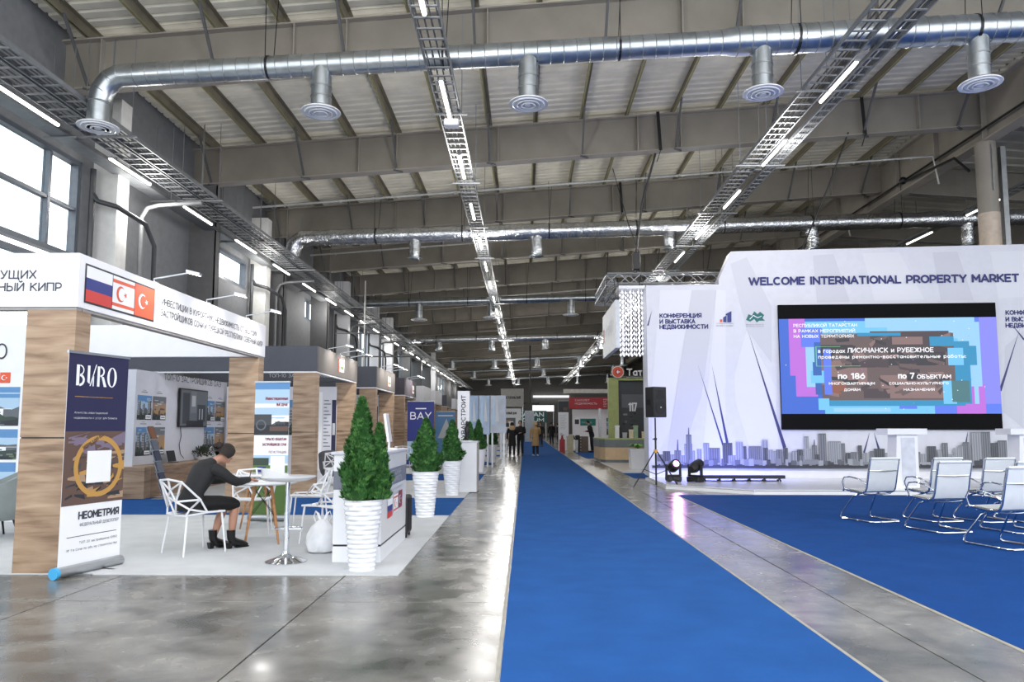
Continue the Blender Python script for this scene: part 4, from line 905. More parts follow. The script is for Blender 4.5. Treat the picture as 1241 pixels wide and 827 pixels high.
m = MB(); m.lathe([(.05, .815), (.19, .83), (.265, .86), (.275, .875), (.265, .88), (.18, .862), (.0, .855)], n=40, fn=lambda a, z: 1 + .06 * math.cos(2 * a)); m.build('seat', WGLOSS, t, smooth=True)
m = MB(); vs = []
for k in range(17):
    a = R(228) + (k - 8) * .16; hgt = .085 * max(0, math.cos((k - 8) / 8 * PI / 2)) ** .6
    for r_, z_ in ((.235, .872), (.262, .872), (.275, .877 + hgt), (.255, .882 + hgt)): vs.append((r_ * math.cos(a), r_ * math.sin(a), z_))
fsx = []
for k in range(16):
    for j in range(4): fsx.append((k * 4 + j, (k + 1) * 4 + j, (k + 1) * 4 + (j + 1) % 4, k * 4 + (j + 1) % 4))
m.raw(vs, fsx + [(3, 2, 1, 0), (64, 65, 66, 67)]); m.build('low_backrest', WGLOSS, t, smooth=True)
# white carrier bag
t = empty('carrier_bag', (-2.27, 8.42, .012)); tag(t, 'full white plastic carrier bag on the floor beside the desk', 'bag')
m = MB(); rd = random.Random(5)
m.lathe([(.10, 0), (.15, .02), (.175, .10), (.165, .20), (.12, .28), (.07, .33), (.035, .36)], n=28, fn=lambda a, z: 1 + .05 * math.sin(5 * a + 20 * z) + .04 * math.sin(9 * a - 31 * z)); m.build('sack', M('white_plastic_film', (236, 237, 240), .35), t, smooth=True)
for s in (-1, 1): m = MB(); m.tube([(s * .02, 0, .34), (s * .05, .0, .42), (s * .08, .01, .45), (s * .1, .01, .39), (s * .07, 0, .32)], .014, 6, flat=(1, .4)); m.build('handle', MATS['white_plastic_film'], t, smooth=True)
# upholstered armchairs
FABG = M('armchair_grey_green', (136, 144, 144), .85, var=.04); FABD = M('armchair_dark_grey', (92, 94, 98), .85, var=.04)
def armchair(x, y, rz, mat, label):
    t = empty('armchair', (x, y, .012), rz); tag(t, label, 'armchair')
    m = MB(); prof = []; n = 26; rows = []
    for j, (z, sc) in enumerate([(.24, .80), (.34, .93), (.46, 1.0), (.60, 1.03), (.76, 1.05)]):
        for o in (0, 1):
            pass
    def ringpts(z, r, sc):
        out = []
        for k in range(n + 1):
            a = R(-35) - R(290) * k / n + 0; back = .5 - .5 * math.cos(2 * PI * k / n); zz = z if z < .5 else .46 + (z - .46) * (.45 + .75 * back)
            out.append(V((math.cos(a + R(90) + R(35) + R(-55)) * r * sc, math.sin(a + R(90) + R(35) + R(-55)) * r * sc * .95, zz)))
        return out
    R0 = [ringpts(z, .36, s) for z, s in [(.22, .72), (.3, .88), (.42, .98), (.6, 1.02), (.78, 1.05)]]; R1 = [ringpts(z, .30, s) for z, s in [(.78, 1.06), (.6, 1.02), (.42, .98)]]
    allr = R0 + R1; vs = [p for rr in allr for p in rr]; q = n + 1
    m.raw(vs, [(i * q + k, i * q + k + 1, (i + 1) * q + k + 1, (i + 1) * q + k) for i in range(len(allr) - 1) for k in range(n)] + [tuple(i * q for i in range(len(allr))), tuple(i * q + n for i in reversed(range(len(allr))))])
    m.build('backrest', mat, t, smooth=True)
    m = MB(); m.lathe([(.2, .22), (.29, .26), (.33, .36), (.32, .44), (.24, .47), (0, .475)], n=28); m.build('seat', mat, t, smooth=True)
    for sx in (-1, 1):
        for sy in (-1, 1): m = MB(); m.cyl((sx * .2, sy * .2, 0), (sx * .14, sy * .14, .24), .012, .015, 8); m.build('leg', BLACKM, t)
    return t
armchair(-6.72, 9.45, 2.6, FABG, 'pale grey-green tub armchair cut by the left edge')
armchair(-4.6, 18.0, .3, FABD, 'dark grey tub armchair inside the second booth')

# =================================================================== STAGE
SA = R(3); SU = (math.cos(SA), -math.sin(SA), 0)
SW = Fr((3.27, 19.8, 0), SU)
stage = empty('stage_wall', (0, 0, 0)); tag(stage, 'large white stage backdrop with city skyline print and welcome lettering', 'stage wall')
m = MB(); m.prism(SW, [(1.95, .1), (13.5, .1), (13.5, 6.2), (2.27, 6.1), (1.93, 5.35)], -.5, 0); m.build('main_panel', WFAB, stage)
m = MB(); m.prism(SW, [(0, .1), (2.27, .1), (2.27, 5.2), (0, 5.2)], -1.1, .03); m.build('side_panel', WFAB, stage)
def SP(px, py): return SW.hit(px, py)
m = PR()
def fac(c, pts, d=.036): m.c(c).pol(SW, [SP(*p) for p in pts], d)
fac('facet3', [(800, 352), (838, 352), (812, 520), (790, 565), (790, 470)]); fac('facet2', [(838, 352), (868, 352), (850, 480), (822, 565), (806, 565)]); fac('facet3', [(868, 352), (879, 352), (879, 565), (850, 565)])
fac('facet2', [(885, 320), (905, 312), (935, 372), (935, 440), (905, 400)], .004); fac('facet3', [(905, 400), (940, 470), (944, 560), (915, 565), (886, 470)], .004)
fac('facet2', [(985, 310), (1010, 308), (1030, 366), (990, 367)], .004); fac('facet3', [(1045, 307), (1090, 306), (1120, 363), (1060, 365)], .004); fac('facet2', [(1130, 306), (1160, 305), (1180, 364), (1140, 364)], .004)
fac('facet3', [(1200, 305), (1241, 304), (1241, 360), (1210, 362)], .004); fac('facet2', [(1218, 420), (1241, 400), (1241, 520), (1216, 500)], .004)
m.done('facet_print', stage)
m = PR(); BS = 567.5                     # skyline print: base line of the picture on the wall
def bl(x0, x1, y, c, sp=None, d=.04, win=True):
    a0, b1 = SP(x0, y); a1, _ = SP(x1, y); _, b0 = SP(x0, BS); m.c(c).rect(SW, a0, b0, a1, b1, d)
    if sp: a, b = SP((x0 + x1) / 2, sp); m.pol(SW, [(a0 + (a1 - a0) * .35, b1), (a1 - (a1 - a0) * .35, b1), (a + .01, b), (a - .01, b)], d)
    if win:
        m.c({'b3': 'b1', 'b1': 'b2', 'b2': 'b4', 'b4': 'b2'}.get(c, 'b1')); n = max(2, int((a1 - a0) / .05))
        for k in range(n): m.rect(SW, a0 + (a1 - a0) * (k + .3) / n, b0 + (b1 - b0) * .1, a0 + (a1 - a0) * (k + .7) / n, b0 + (b1 - b0) * .96, d + .0002)
L_ = [(796, 803, 551, 'b1', None), (803, 812, 547, 'b3', None), (812, 818, 551, 'b2', None), (817, 825, 546, 'b1', 533), (824, 832, 552, 'b2', None), (829, 838.5, 538, 'b2', None), (831, 837.5, 527, 'b1', 518.5), (838, 842, 546, 'b4', None), (844, 850, 544, 'b4', None),
      (852, 859, 537, 'b2', None), (858, 872, 543, 'b1', None), (875, 887, 537, 'b3', None), (882, 895, 552, 'b2', None), (891, 900, 535.5, 'b4', None), (900, 904, 541, 'b3', None), (907, 922, 541, 'b1', None), (923, 930, 533, 'b4', None), (924, 930, 543, 'b3', None),
      (930, 936, 545, 'b4', None), (936, 940, 547, 'b2', None), (940, 947, 545, 'b1', None), (948.5, 954, 543, 'b3', None), (954, 958, 549, 'b4', None), (959, 966, 547, 'b2', None), (965, 972, 545, 'b3', None), (968, 974, 552, 'b1', None), (974, 979, 529, 'b2', None), (973, 983, 544, 'b4', None),
      (983, 989, 540, 'b1', 533), (987, 992, 551, 'b3', None), (991, 1000, 525.5, 'b1', None), (1003, 1018, 535, 'b2', None), (1015, 1023, 537, 'b4', None), (1018, 1023, 538, 'b1', None), (1024, 1031, 549, 'b3', None), (1030, 1038, 548, 'b1', None), (1038, 1045, 550, 'b4', None), (1038.5, 1043.5, 540, 'b3', None),
      (1045, 1050, 549, 'b2', None), (1053, 1058, 547, 'b1', None), (1058, 1071, 544, 'b3', None), (1071, 1078, 549, 'b2', None), (1078, 1090, 552, 'b1', None), (1090, 1102, 546, 'b2', None), (1102, 1108, 546, 'b3', None), (1108, 1114, 548, 'b1', None), (1114, 1121, 550, 'b4', None), (1122, 1133, 541, 'b3', None),
      (1135, 1140, 545, 'b2', None), (1140, 1147, 537, 'b1', None), (1148, 1154, 551, 'b2', None), (1154, 1160, 543, 'b4', None), (1160, 1166, 540, 'b2', None), (1165, 1173, 536, 'b1', None), (1175, 1187, 523.5, 'b2', None), (1187, 1198, 523.5, 'b1', None), (1199, 1207, 537, 'b3', None), (1207, 1218, 534, 'b1', None), (1218, 1228, 546, 'b2', None), (1228, 1241, 538, 'b3', None)]
for i, (x0, x1, y, c, sp) in enumerate(L_): bl(x0, x1, y, c, sp, .040 + .0004 * i)
rd = random.Random(11); x = 796
while x < 1250: w_ = rd.uniform(3, 7); bl(x, x + w_, 560 + rd.uniform(-4, 2), rd.choice(['b1', 'b2', 'b3', 'b4']), None, .066, False); x += w_
x = 790
while x < 1250: w_ = rd.uniform(2, 5); bl(x, x + w_, 563.5 + rd.uniform(-1, 1.4), 'skyline_dark', None, .069, False); x += w_
bl(790, 1250, 567, 'mid', None, .0705, False)
# shift of the whole skyline print onto the wall: the side panel stands 3 cm proud, the print film follows
m.done('skyline_print', stage)
m = PR()
def ln(p, q, w_=.03, d=.006, c='line'):
    a = V(SP(*p)); b = V(SP(*q)); t = (b - a).normalized(); n_ = V((-t.y, t.x)) * w_ / 2
    m.c(c).pol(SW, [tuple(a), tuple(b - n_), tuple(b + n_)], d)
ln((845, 441), (876, 540), .05, .039); ln((862, 441), (881, 537), .07, .039); ln((906, 400), (951, 543), .09); ln((1054, 524), (1047, 549), .05); ln((1059, 524), (1065, 545), .06); ln((1236, 398), (1212, 474), .07); ln((1225, 392), (1241, 412), .05); ln((1173, 522), (1170, 541), .05); ln((790, 376), (785, 395), .04, .039)
m.c('navy')
def tx(s, px, py, h, width=None, bold=.0, d=.008, align='l', c='navy'):
    a, b = SP(px, py); m.c(c).text(SW, s, a, b, h, d, width=width, bold=bold, align=align)
m.done('line_print', stage)
m = PR()
a0, b0 = SP(907, 345.5); a1, b1 = SP(1235, 341); m.c('wnavy').text(SW, 'WELCOME INTERNATIONAL PROPERTY MARKET', a0, b0 - .02, .225, .02, width=a1 - a0, bold=.035)
for s, y, x1 in (('КОНФЕРЕНЦИЯ', 386, 850), ('И ВЫСТАВКА', 393, 842.5), ('НЕДВИЖИМОСТИ', 399.5, 858)):
    a, b = SP(799, y); a2, _ = SP(x1, y); m.text(SW, s, a, b, .125, .045, width=a2 - a, bold=.035)
for s, y, w_ in (('КОНФЕРЕНЦИЯ', 382, 1.13), ('И ВЫСТАВКА', 390, .95), ('НЕДВИЖИМОСТИ', 397.5, 1.3)):
    a, b = SP(1218.5, y); m.text(SW, s, a, b, .125, .008, width=w_, bold=.035)
m.done('lettering', stage)
m = PR()   # logos
def lp(c, pts, d=.045): m.c(c).pol(SW, [SP(*p) for p in pts], d)
lp('orange', [(872, 391), (875, 391), (875, 387.5), (872, 387.5)]); lp('fblue', [(876, 391), (880, 391), (880, 383), (876, 385)]); lp('fblue', [(881, 391), (886, 391), (886, 377.5), (879, 381), (879, 383), (881, 382.5)])
a, b = SP(867.5, 392); m.c('ink').text(SW, 'INTERNATIONAL', a, b - .03, .03, .045, width=.46); m.text(SW, 'PROPERTY MARKET', a, b - .09, .03, .045, width=.46)
G = [(904, 388), (907, 381), (911, 383), (914, 377.5), (918, 381), (921, 378), (926, 382), (924, 386), (927, 389), (920, 389), (917, 391), (914, 387), (909, 390)]
m.c('teal'); cx, cy = SP(915, 384.5)
for k in range(len(G)): m.pol(SW, [(cx, cy), SP(*G[(k + 1) % len(G)]), SP(*G[k])], .01)
lp('white', [(908, 387), (913, 382), (918, 385), (923, 383), (923, 383.7), (918, 385.9), (913, 383), (909, 387.4)], .012)
a, b = SP(904, 393); m.c('mid').text(SW, 'МИНИСТЕРСТВО СТРОИТЕЛЬСТВА', a, b - .03, .025, .01, width=.46); m.text(SW, 'РЕСПУБЛИКИ ТАТАРСТАН', a, b - .08, .025, .01, width=.46)
m.done('logo_print', stage)
# led screen
scr = empty('led_screen', (0, 0, 0)); tag(scr, 'huge black-framed LED screen glowing blue with white slide text', 'screen')
q = [SP(941, 371), SP(1203.5, 367), SP(1213, 517.5), SP(948, 524.5)]
A0, A1 = (q[0][0] + q[3][0]) / 2, (q[1][0] + q[2][0]) / 2; B1, B0 = (q[0][1] + q[1][1]) / 2, (q[2][1] + q[3][1]) / 2
m = MB(); m.prism(SW, [(A0, B0), (A1, B0), (A1, B1), (A0, B1)], .005, .09); m.build('black_frame', M('screen_black', (7, 7, 8), .75, var=0, spec=.15), scr)
EC = {'blue': (44, 98, 210), 'blue2': (84, 120, 240), 'lav': (132, 134, 240), 'pink': (188, 104, 220), 'cyan': (110, 196, 246), 'pale': (150, 205, 250), 'teal': (20, 140, 190), 'deep': (24, 92, 180), 'br': (98, 80, 80), 'br2': (64, 52, 58), 'br3': (134, 106, 104), 'dk': (40, 38, 46), 'wh': (250, 250, 255), 'gr': (110, 190, 130), 'or': (140, 80, 58), 'gt': (64, 116, 124)}
EN = list(EC); EM = []
for k, c in EC.items():
    mt = bpy.data.materials.new('screen_' + k); mt.use_nodes = True; p = mt.node_tree.nodes['Principled BSDF']; p.inputs['Base Color'].default_value = (.02, .02, .02, 1); p.inputs['Emission Color'].default_value = rgb(*c); p.inputs['Emission Strength'].default_value = 1.05; EM.append(mt)
m = MB(); IW = A1 - A0; bz0 = B0 + (B1 - B0) * .125; bz1 = B1 - (B1 - B0) * .115; IH = bz1 - bz0
SF = Fr(SW.p(A0, bz0, .092), SU); sd = [0.0]
def sr(c, x0, y0, x1, y1):        # 0..1, y down from the top of the picture
    sd[0] += .0004; m.cm = EN.index(c); m.rect(SF, x0 * IW, (1 - y1) * IH, x1 * IW, (1 - y0) * IH, sd[0])
def sx(px): return (px - 944.5) / (1208 - 944.5)
def sy(py): return (py - 388) / (506 - 388)
sr('blue', 0, 0, 1, 1); sr('blue2', .55, 0, 1, 1); sr('lav', .92, .0, 1, .9)
sr('pink', .045, .0, .12, .6); sr('pink', .07, .55, .17, .82); sr('pink', .80, .85, .93, 1); sr('pink', .86, .7, .93, .9)
sr('cyan', .12, .03, .9, .28); sr('pale', .4, .0, .9, .22); sr('pale', .12, .25, .26, .72); sr('pale', .82, .05, .92, .72); sr('cyan', .2, .1, .5, .2); sr('blue2', .1, .1, .2, .3)
sr('deep', .16, .25, .24, .8); sr('teal', .74, .25, .87, .9); sr('teal', .22, .86, .84, .92); sr('deep', .24, .2, .5, .35); sr('cyan', .2, .92, .70, 1.0); sr('pale', .24, .94, .5, .98); sr('blue2', .54, .92, .62, .95)
sr('br', .19, .16, .80, .86); sr('br2', .42, .14, .78, .36); sr('br3', .19, .44, .4, .7); sr('br3', .46, .6, .78, .84); sr('br2', .3, .4, .5, .52); sr('dk', .5, .36, .76, .5); sr('or', .22, .68, .3, .8); sr('dk', .19, .28, .34, .42); sr('br3', .52, .2, .66, .28); sr('br', .5, .5, .62, .6); sr('dk', .58, .54, .64, .66); sr('br2', .38, .74, .5, .84)
rd = random.Random(2)
for k in range(60):
    x, y = rd.uniform(.2, .74), rd.uniform(.2, .8); a_ = rd.uniform(.02, .09); b_ = rd.uniform(-.06, .06); sd[0] += .0001; m.cm = EN.index(rd.choice(['br', 'br2', 'br3', 'br', 'dk']))
    m.face([SF.p(xx * IW, (1 - yy) * IH, sd[0]) for xx, yy in ((x, y), (x + a_, y + b_), (x + a_, y + b_ + .035), (x + .01, y + .04))][::-1])
sr('cyan', .17, .84, .22, .96); sr('teal', .8, .3, .9, .5); sr('cyan', .74, .66, .8, .9); sr('gt', .78, .66, .86, .88); sr('teal', .69, .2, .8, .3); sr('cyan', .77, .32, .84, .5); sr('blue2', .2, .32, .235, .8)
sr('cyan', .14, .55, .2, .68); sr('deep', .15, .46, .19, .6); sr('pale', .88, .5, .9, .9); sr('teal', .36, .155, .56, .19)
sr('gr', .165, .30, .17, .50); sr('gr', .165, .50, .37, .505); sr('gr', .165, .295, .28, .30)
for k in range(40): x, y = rd.uniform(.02, .98), rd.uniform(.02, .98); sr('wh' if k % 3 else 'pink', x, y, x + .004, y + .008)
def stx(s, x0, yb, h, x1=None, bold=.02, al='l'):
    m.cm = EN.index('wh'); m.text(SF, s, x0 * IW, (1 - yb) * IH, h, sd[0] + .003, width=None if x1 is None else (x1 - x0) * IW * 1.0, bold=bold, align=al)
def stc(s, xc, yb, h, w_, bold=.02): m.cm = EN.index('wh'); m.text(SF, s, xc * IW, (1 - yb) * IH, h, sd[0] + .003, width=w_ * IW, bold=bold, align='c')
stx('РЕСПУБЛИКОЙ ТАТАРСТАН', .065, .09, .085, .36); stx('В РАМКАХ МЕРОПРИЯТИЙ', .065, .148, .085, .35); stx('НА НОВЫХ ТЕРРИТОРИЯХ', .065, .205, .085, .345)
stx('в городах', .175, .365, .105, .30); stx('ЛИСИЧАНСК и РУБЕЖНОЕ', .31, .365, .13, .705); stx('проведены ремонтно-восстановительные работы:', .175, .425, .095, .85)
stc('по 186', .325, .64, .16, .125, .035); stc('МНОГОКВАРТИРНЫМ', .325, .70, .07, .21, .03); stc('ДОМАМ', .325, .765, .07, .075, .03)
stc('по 7', .575, .64, .16, .075, .035); stc('ОБЪЕКТАМ', .70, .64, .11, .155, .03); stc('СОЦИАЛЬНО-КУЛЬТУРНОГО', .63, .70, .07, .27, .03); stc('НАЗНАЧЕНИЯ', .63, .765, .07, .14, .03)
scm = m.build('screen_image', EM, scr)
# platform
pf = empty('stage_platform', (0, 0, 0)); tag(pf, 'low glossy white stage platform with a chamfered left corner', 'stage')
m = MB(); f = Fr((0, 0, 0), (1, 0, 0), (0, 1, 0)); m.prism(f, [(3.2, 17.15), (4.77, 15.75), (20, 15.55), (20, 19.4), (3.2, 20.0)], .0, .07); m.build('riser', WHITE, pf)
m = MB(); m.prism(f, [(4.8, 15.77), (20, 15.57), (20, 15.7), (4.9, 15.85)], .07, .08); m.build('shadow_joint', BLACKM, pf)
m = MB(); m.prism(f, [(3.22, 17.15), (4.77, 15.77), (20, 15.57), (20, 19.0), (3.22, 19.75)], .08, .1); m.build('deck', M('platform_gloss', (226, 227, 230), .16, var=.02), pf)
m = MB(); m.prism(Fr(SW.p(0, 0, 0), SU), [(0, .1), (12, .1), (12, .27), (0, .27)], .04, .09); m.build('skirt', WHITE, pf)
# LED floor bar and moving heads
t = empty('led_bar', (0, 0, 0)); tag(t, 'long black LED light bar on small feet on the platform', 'stage light')
p0 = fl(838, 577, .22); m = MB(); x0, x1, yb = 4.15, 6.28, 18.2
m.box(x0, yb, .16, x1, yb + .1, .24); m.build('bar', BLACK, t, bev=.006)
for k in range(6): m = MB(); x = x0 + .2 + k * .36; m.tube([(x, yb - .05, .11), (x, yb + .05, .16), (x, yb + .15, .11)], .018, 6); m.ball((x - .05, yb + .02, .12), .03, 8); m.build('foot', BLACKM, t)
m = MB(); m.tube([(x0, yb + .05, .12), (x0 + .5, yb - .05, .11), (x0 + 1.2, yb + .1, .11), (x1 - .2, yb, .11)], .012, 6); m.build('cord', BLACK, t)
LEDP = M('lamp_pink', (255, 130, 220), emit=9)
def moving_head(x, y, label, aim, lit):
    t = empty('moving_head_light', (x, y, .1), aim); tag(t, label, 'stage light')
    m = MB(); m.box(-.17, -.13, .03, .17, .13, .13); m.build('base', BLACK, t, bev=.02)
    m = MB(); m.box(-.19, -.04, .13, -.15, .04, .42); m.box(.15, -.04, .13, .19, .04, .42); m.box(-.19, -.05, .13, .19, .05, .17); m.build('yoke', BLACK, t, bev=.008)
    m = MB(); m.tube([(0, .17, .30), (0, .05, .34), (0, -.1, .40), (0, -.2, .44)], [.09, .13, .13, .115], 18); m.build('head', BLACK, t, smooth=True)
    m = MB(); m.tube([(0, -.2, .44), (0, -.205, .442)], .07, 16); m.build('lens', LEDP if lit else M('lens_dark', (40, 46, 70), .08), t)
    for a in (-.12, .12): m = MB(); m.cyl((a, -.14, .03), (a, .14, .03), .028, n=10); m.build('foot', BLACKM, t)
moving_head(3.55, 18.0, 'left moving-head stage light with a glowing pink lens', .15, True); moving_head(4.05, 17.9, 'right moving-head stage light, turned aside and unlit, by the LED bar', 2.3, False)
lamp('pink_glow', 'SPOT', (3.6, 17.74, .56), (2.8, 12.5, 0), 60, (1, .4, .8), .05, angle=30)
lamp('blue_wash', 'AREA', (4.9, 18.35, .3), (4.9, 19.8, .75), 45, (.10, .13, 1), 2.2, .1)
# lecterns
def lectern(x, y, label):
    t = empty('lectern', (x, y, .1)); tag(t, label, 'lectern')
    m = MB(); m.hexa([(-.27, -.2, 0), (.24, -.2, 0), (.24, .2, 0), (-.27, .2, 0), (-.20, -.2, 1.14), (.24, -.2, 1.14), (.24, .2, 1.14), (-.20, .2, 1.14)]); m.build('body', WHITE, t, bev=.004)
    m = MB(); m.box(-.42, -.26, 1.14, .42, .26, 1.27); m.build('top', WGLOSS, t, bev=.006); m = MB(); m.box(-.12, -.206, .06, .17, -.201, 1.08); m.build('inset_panel', M('lectern_inset', (206, 210, 220), .4), t)
lectern(8.15, 16.3, 'white lectern on the platform nearest the middle of the screen'); lectern(10.68, 16.2, 'white lectern below the lower right corner of the screen')
# speaker on tripod
t = empty('speaker_stand', (3.17, 18.05, 0)); tag(t, 'black tripod stand with yellow collar left of the stage', 'stand')
t.location = (3.06, 17.55, 0)
m = MB(); m.cyl((0, 0, .06), (0, 0, 1.1), .022, n=10); m.cyl((0, 0, 1.1), (0, 0, 1.62), .018, n=10); m.build('pole', BLACKM, t)
for a in (200, 320, 80):
    ex, ey = .60 * math.cos(R(a)), .60 * math.sin(R(a)); m = MB(); m.bar((ex * .05, ey * .05, .84), (ex, ey, .015), .03, .018); m.build('leg', BLACKM, t); m = MB(); m.bar((0, 0, .3), (ex * .5, ey * .5, .42), .016, .016); m.build('brace', BLACKM, t)
m = MB(); m.cyl((0, 0, .80), (0, 0, .88), .045, n=12); m.build('collar', M('yellow_collar', (214, 160, 40), .5), t); m = MB(); m.cyl((0, 0, 1.1), (0, 0, 1.15), .035, n=12); m.bar((0, 0, 1.12), (-.07, 0, 1.12), .025); m.build('clamp', BLACKM, t)
t = empty('loudspeaker', (3.06, 17.55, 1.62), .55); tag(t, 'black loudspeaker on the tripod left of the stage', 'loudspeaker')
m = MB(); f = Fr((0, 0, 0), (1, 0, 0), (0, 1, 0)); m.prism(f, [(-.2, -.18), (.2, -.18), (.15, .17), (-.15, .17)], .01, .72); m.build('cabinet', BLACK, t, bev=.015)
m = MB(); m.prism(f, [(-.18, -.195), (.18, -.195), (.18, -.18), (-.18, -.18)], .04, .69); m.build('grille', M('grille_black', (34, 35, 38), .5, bump=.5, bscale=200), t, bev=.008)
m = MB(); m.tube([(0, -.196, .24), (0, -.205, .24)], .15, 24); m.build('woofer', BLACKM, t); m = MB(); m.hexa([(-.12, -.20, .46), (.12, -.20, .46), (.12, -.196, .46), (-.12, -.196, .46), (-.07, -.20, .64), (.07, -.20, .64), (.07, -.196, .64), (-.07, -.196, .64)]); m.build('horn', BLACKM, t)
m = MB(); m.tube([(0, -.2, .24), (0, -.212, .24)], .018, 10); m.build('badge', ALU, t); m = MB(); m.box(-.19, -.02, .3, -.17, .08, .42); m.build('handle', BLACKM, t)
# stage chairs
SLING = M('mesh_sling_white', (216, 220, 222), .6, var=.02, bump=.2, bscale=250)
def office_chair(x, y, rz, label):
    t = empty('sled_chair', (x, y, .006), rz); tag(t, label, 'chair', 'white mesh sled chairs before the stage'); W2 = .245
    prof = [(.25, .435), (.22, .455), (.1, .445), (-.05, .43), (-.16, .43), (-.215, .455), (-.245, .51), (-.27, .62), (-.295, .74), (-.325, .86), (-.34, .93)]
    def strip(a, b, th, name, mt):
        m = MB(); vs = []
        for i in range(a, b + 1):
            y_, z_ = prof[i]; i0, i1 = max(0, i - 1), min(len(prof) - 1, i + 1); d = V((0, prof[i1][0] - prof[i0][0], prof[i1][1] - prof[i0][1])).normalized(); n_ = V((0, -d.z, d.y)) * th
            for s in (-W2, W2): vs += [V((s, y_, z_)) - n_, V((s, y_, z_)) + n_]
        fs_ = []
        for i in range(b - a):
            p = i * 4; q = p + 4; fs_ += [(p, q, q + 2, p + 2), (p + 1, p + 3, q + 3, q + 1), (p, p + 1, q + 1, q), (p + 2, q + 2, q + 3, p + 3)]
        m.raw(vs, fs_ + [(0, 2, 3, 1), (len(vs) - 4, len(vs) - 3, len(vs) - 1, len(vs) - 2)]); return m.build(name, mt, t, smooth=True)
    strip(0, 5, .007, 'seat', SLING); strip(5, 10, .007, 'backrest', SLING)
    m = MB(); m.cyl((-W2, -.345, .935), (W2, -.345, .935), .017, n=10); m.build('top_roll', SLING, t, smooth=True)
    for s in (-1, 1):
        m = MB(); m.tube([(s * (W2 + .012), a, b) for a, b in prof], .013, 8, flat=(1.5, .8)); m.build('side_frame', CHROME, t, smooth=True)
        m = MB(); X = s * (W2 + .02)
        m.tube([(X, .20, .44), (X + s * .03, .215, .56), (X + s * .03, .17, .635), (X + s * .03, .05, .65), (X + s * .03, -.12, .63), (X + s * .01, -.22, .58), (X, -.255, .56)], .011, 8); m.build('armrest', CHROME, t, smooth=True)
        m = MB(); m.tube([(s * .15, -.03, .41), (s * .20, .1, .36), (s * .262, .30, .08), (s * .27, .305, .035), (s * .27, .27, .014), (s * .27, .0, .014), (s * .26, -.28, .014)] + [(s * .22, -.32, .014), (0, -.33, .014)], .0125, 8); m.build('leg', CHROME, t, smooth=True)
    m = MB(); m.tube([(-W2, -.30, .755), (0, -.318, .75), (W2, -.30, .755)], .011, 8); m.build('back_crossbar', CHROME, t, smooth=True)
    m = MB(); m.tube([(-W2, -.16, .41), (-.1, -.14, .395), (.1, -.14, .395), (W2, -.16, .41)], .012, 8); m.tube([(-W2, .12, .425), (0, .1, .41), (W2, .12, .425)], .012, 8); m.build('under_crossbar', CHROME, t, smooth=True)
    return t
ch = office_chair(5.20, 11.45, .30, 'white mesh chrome chair standing alone at the left of the stage chairs')
for x, y, rz, lb in [(5.62, 10.35, .22, 'white mesh chrome chair, second from the left, in front of another'), (6.17, 11.5, .24, 'white mesh chair mostly hidden behind the second one from the left'), (6.91, 11.45, .2, 'white mesh chair in the far row right of the lectern'),
                     (5.64, 9.0, .25, 'nearest white mesh chair, cut by the right edge of the picture'), (6.62, 10.3, .2, 'white mesh chair at the right edge, behind the nearest one'), (7.5, 11.4, .2, 'white mesh chair of the far row at the right edge')]:
    copy_tree(ch, lb, (x, y, .006), rz)

# truss, chandelier, hanging light box
def truss(name, p0, p1, label, s=.29):
    p0, p1 = V(p0), V(p1); L = (p1 - p0).length; d = (p1 - p0).normalized(); up = V((0, 0, 1)); r = d.cross(up).normalized(); t = empty(name, (0, 0, 0)); tag(t, label, 'truss')
    C = [p0 + r * a * s / 2 + up * b * s / 2 for a, b in ((-1, -1), (1, -1), (1, 1), (-1, 1))]
    for c in C: m = MB(); m.cyl(c, c + d * L, .025, n=8); m.build('chord', ALU, t, smooth=True)
    n = int(L / .3)
    for q in range(4):
        m = MB()
        for k in range(n): m.cyl(C[q] + d * (L * k / n), C[(q + 1) % 4] + d * (L * (k + (1 if k % 2 == 0 else 1)) / n) if k % 2 == 0 else C[(q + 1) % 4] + d * (L * (k + 1) / n), .010, n=5) if k % 2 == 0 else m.cyl(C[(q + 1) % 4] + d * (L * k / n), C[q] + d * (L * (k + 1) / n), .010, n=5)
        m.build('lacing', ALU, t)
truss('lighting_truss', (2.35, 21, 5.62), (5.6, 21, 5.62), 'silver box truss running behind the top of the stage wall')
truss('lighting_truss', (2.5, 21.2, 5.62), (2.5, 24.4, 5.62), 'silver box truss running away from the viewer above the light box')
truss('lighting_truss', (2.35, 24.6, 5.62), (5.6, 24.6, 5.62), 'far side of the silver truss square behind the stage wall')
t = empty('hanging_light_box', (2.42, 19.7, 3.5)); tag(t, 'grey-white hanging light box sign below the truss corner', 'sign')
m = MB(); m.box(0, 0, 0, .12, 3.2, 1.3); m.build('box', M('light_box_grey', (202, 206, 212), .4), t, bev=.01); f = Fr((-.001, 3.2, 0), (0, -1, 0)); m = PR(); m.c('white').text(f, 'СТРОЙ', 1.6, .5, .35, align='c', bold=.02, width=2.0); m.c('dred').rect(f, .2, .45, .5, .85, .004); m.done('lettering', t)
m = MB()
for y in (.3, 2.9): m.cyl((.06, y, 1.3), (.06, y + .4, 2.0), .008, n=5)
m.build('wires', BLACKM, t)
t = empty('crystal_chandelier', (2.62, 20.1, 3.35)); tag(t, 'glowing curtain of white leaf-shaped lights under the truss', 'chandelier')
LEAFL = M('lit_leaf', (250, 250, 255), emit=.8); hang = None
m = MB(); m.box(-.05, -.05, 1.82, .66, .9, 1.9); m.build('top_plate', WGLOSS, t)
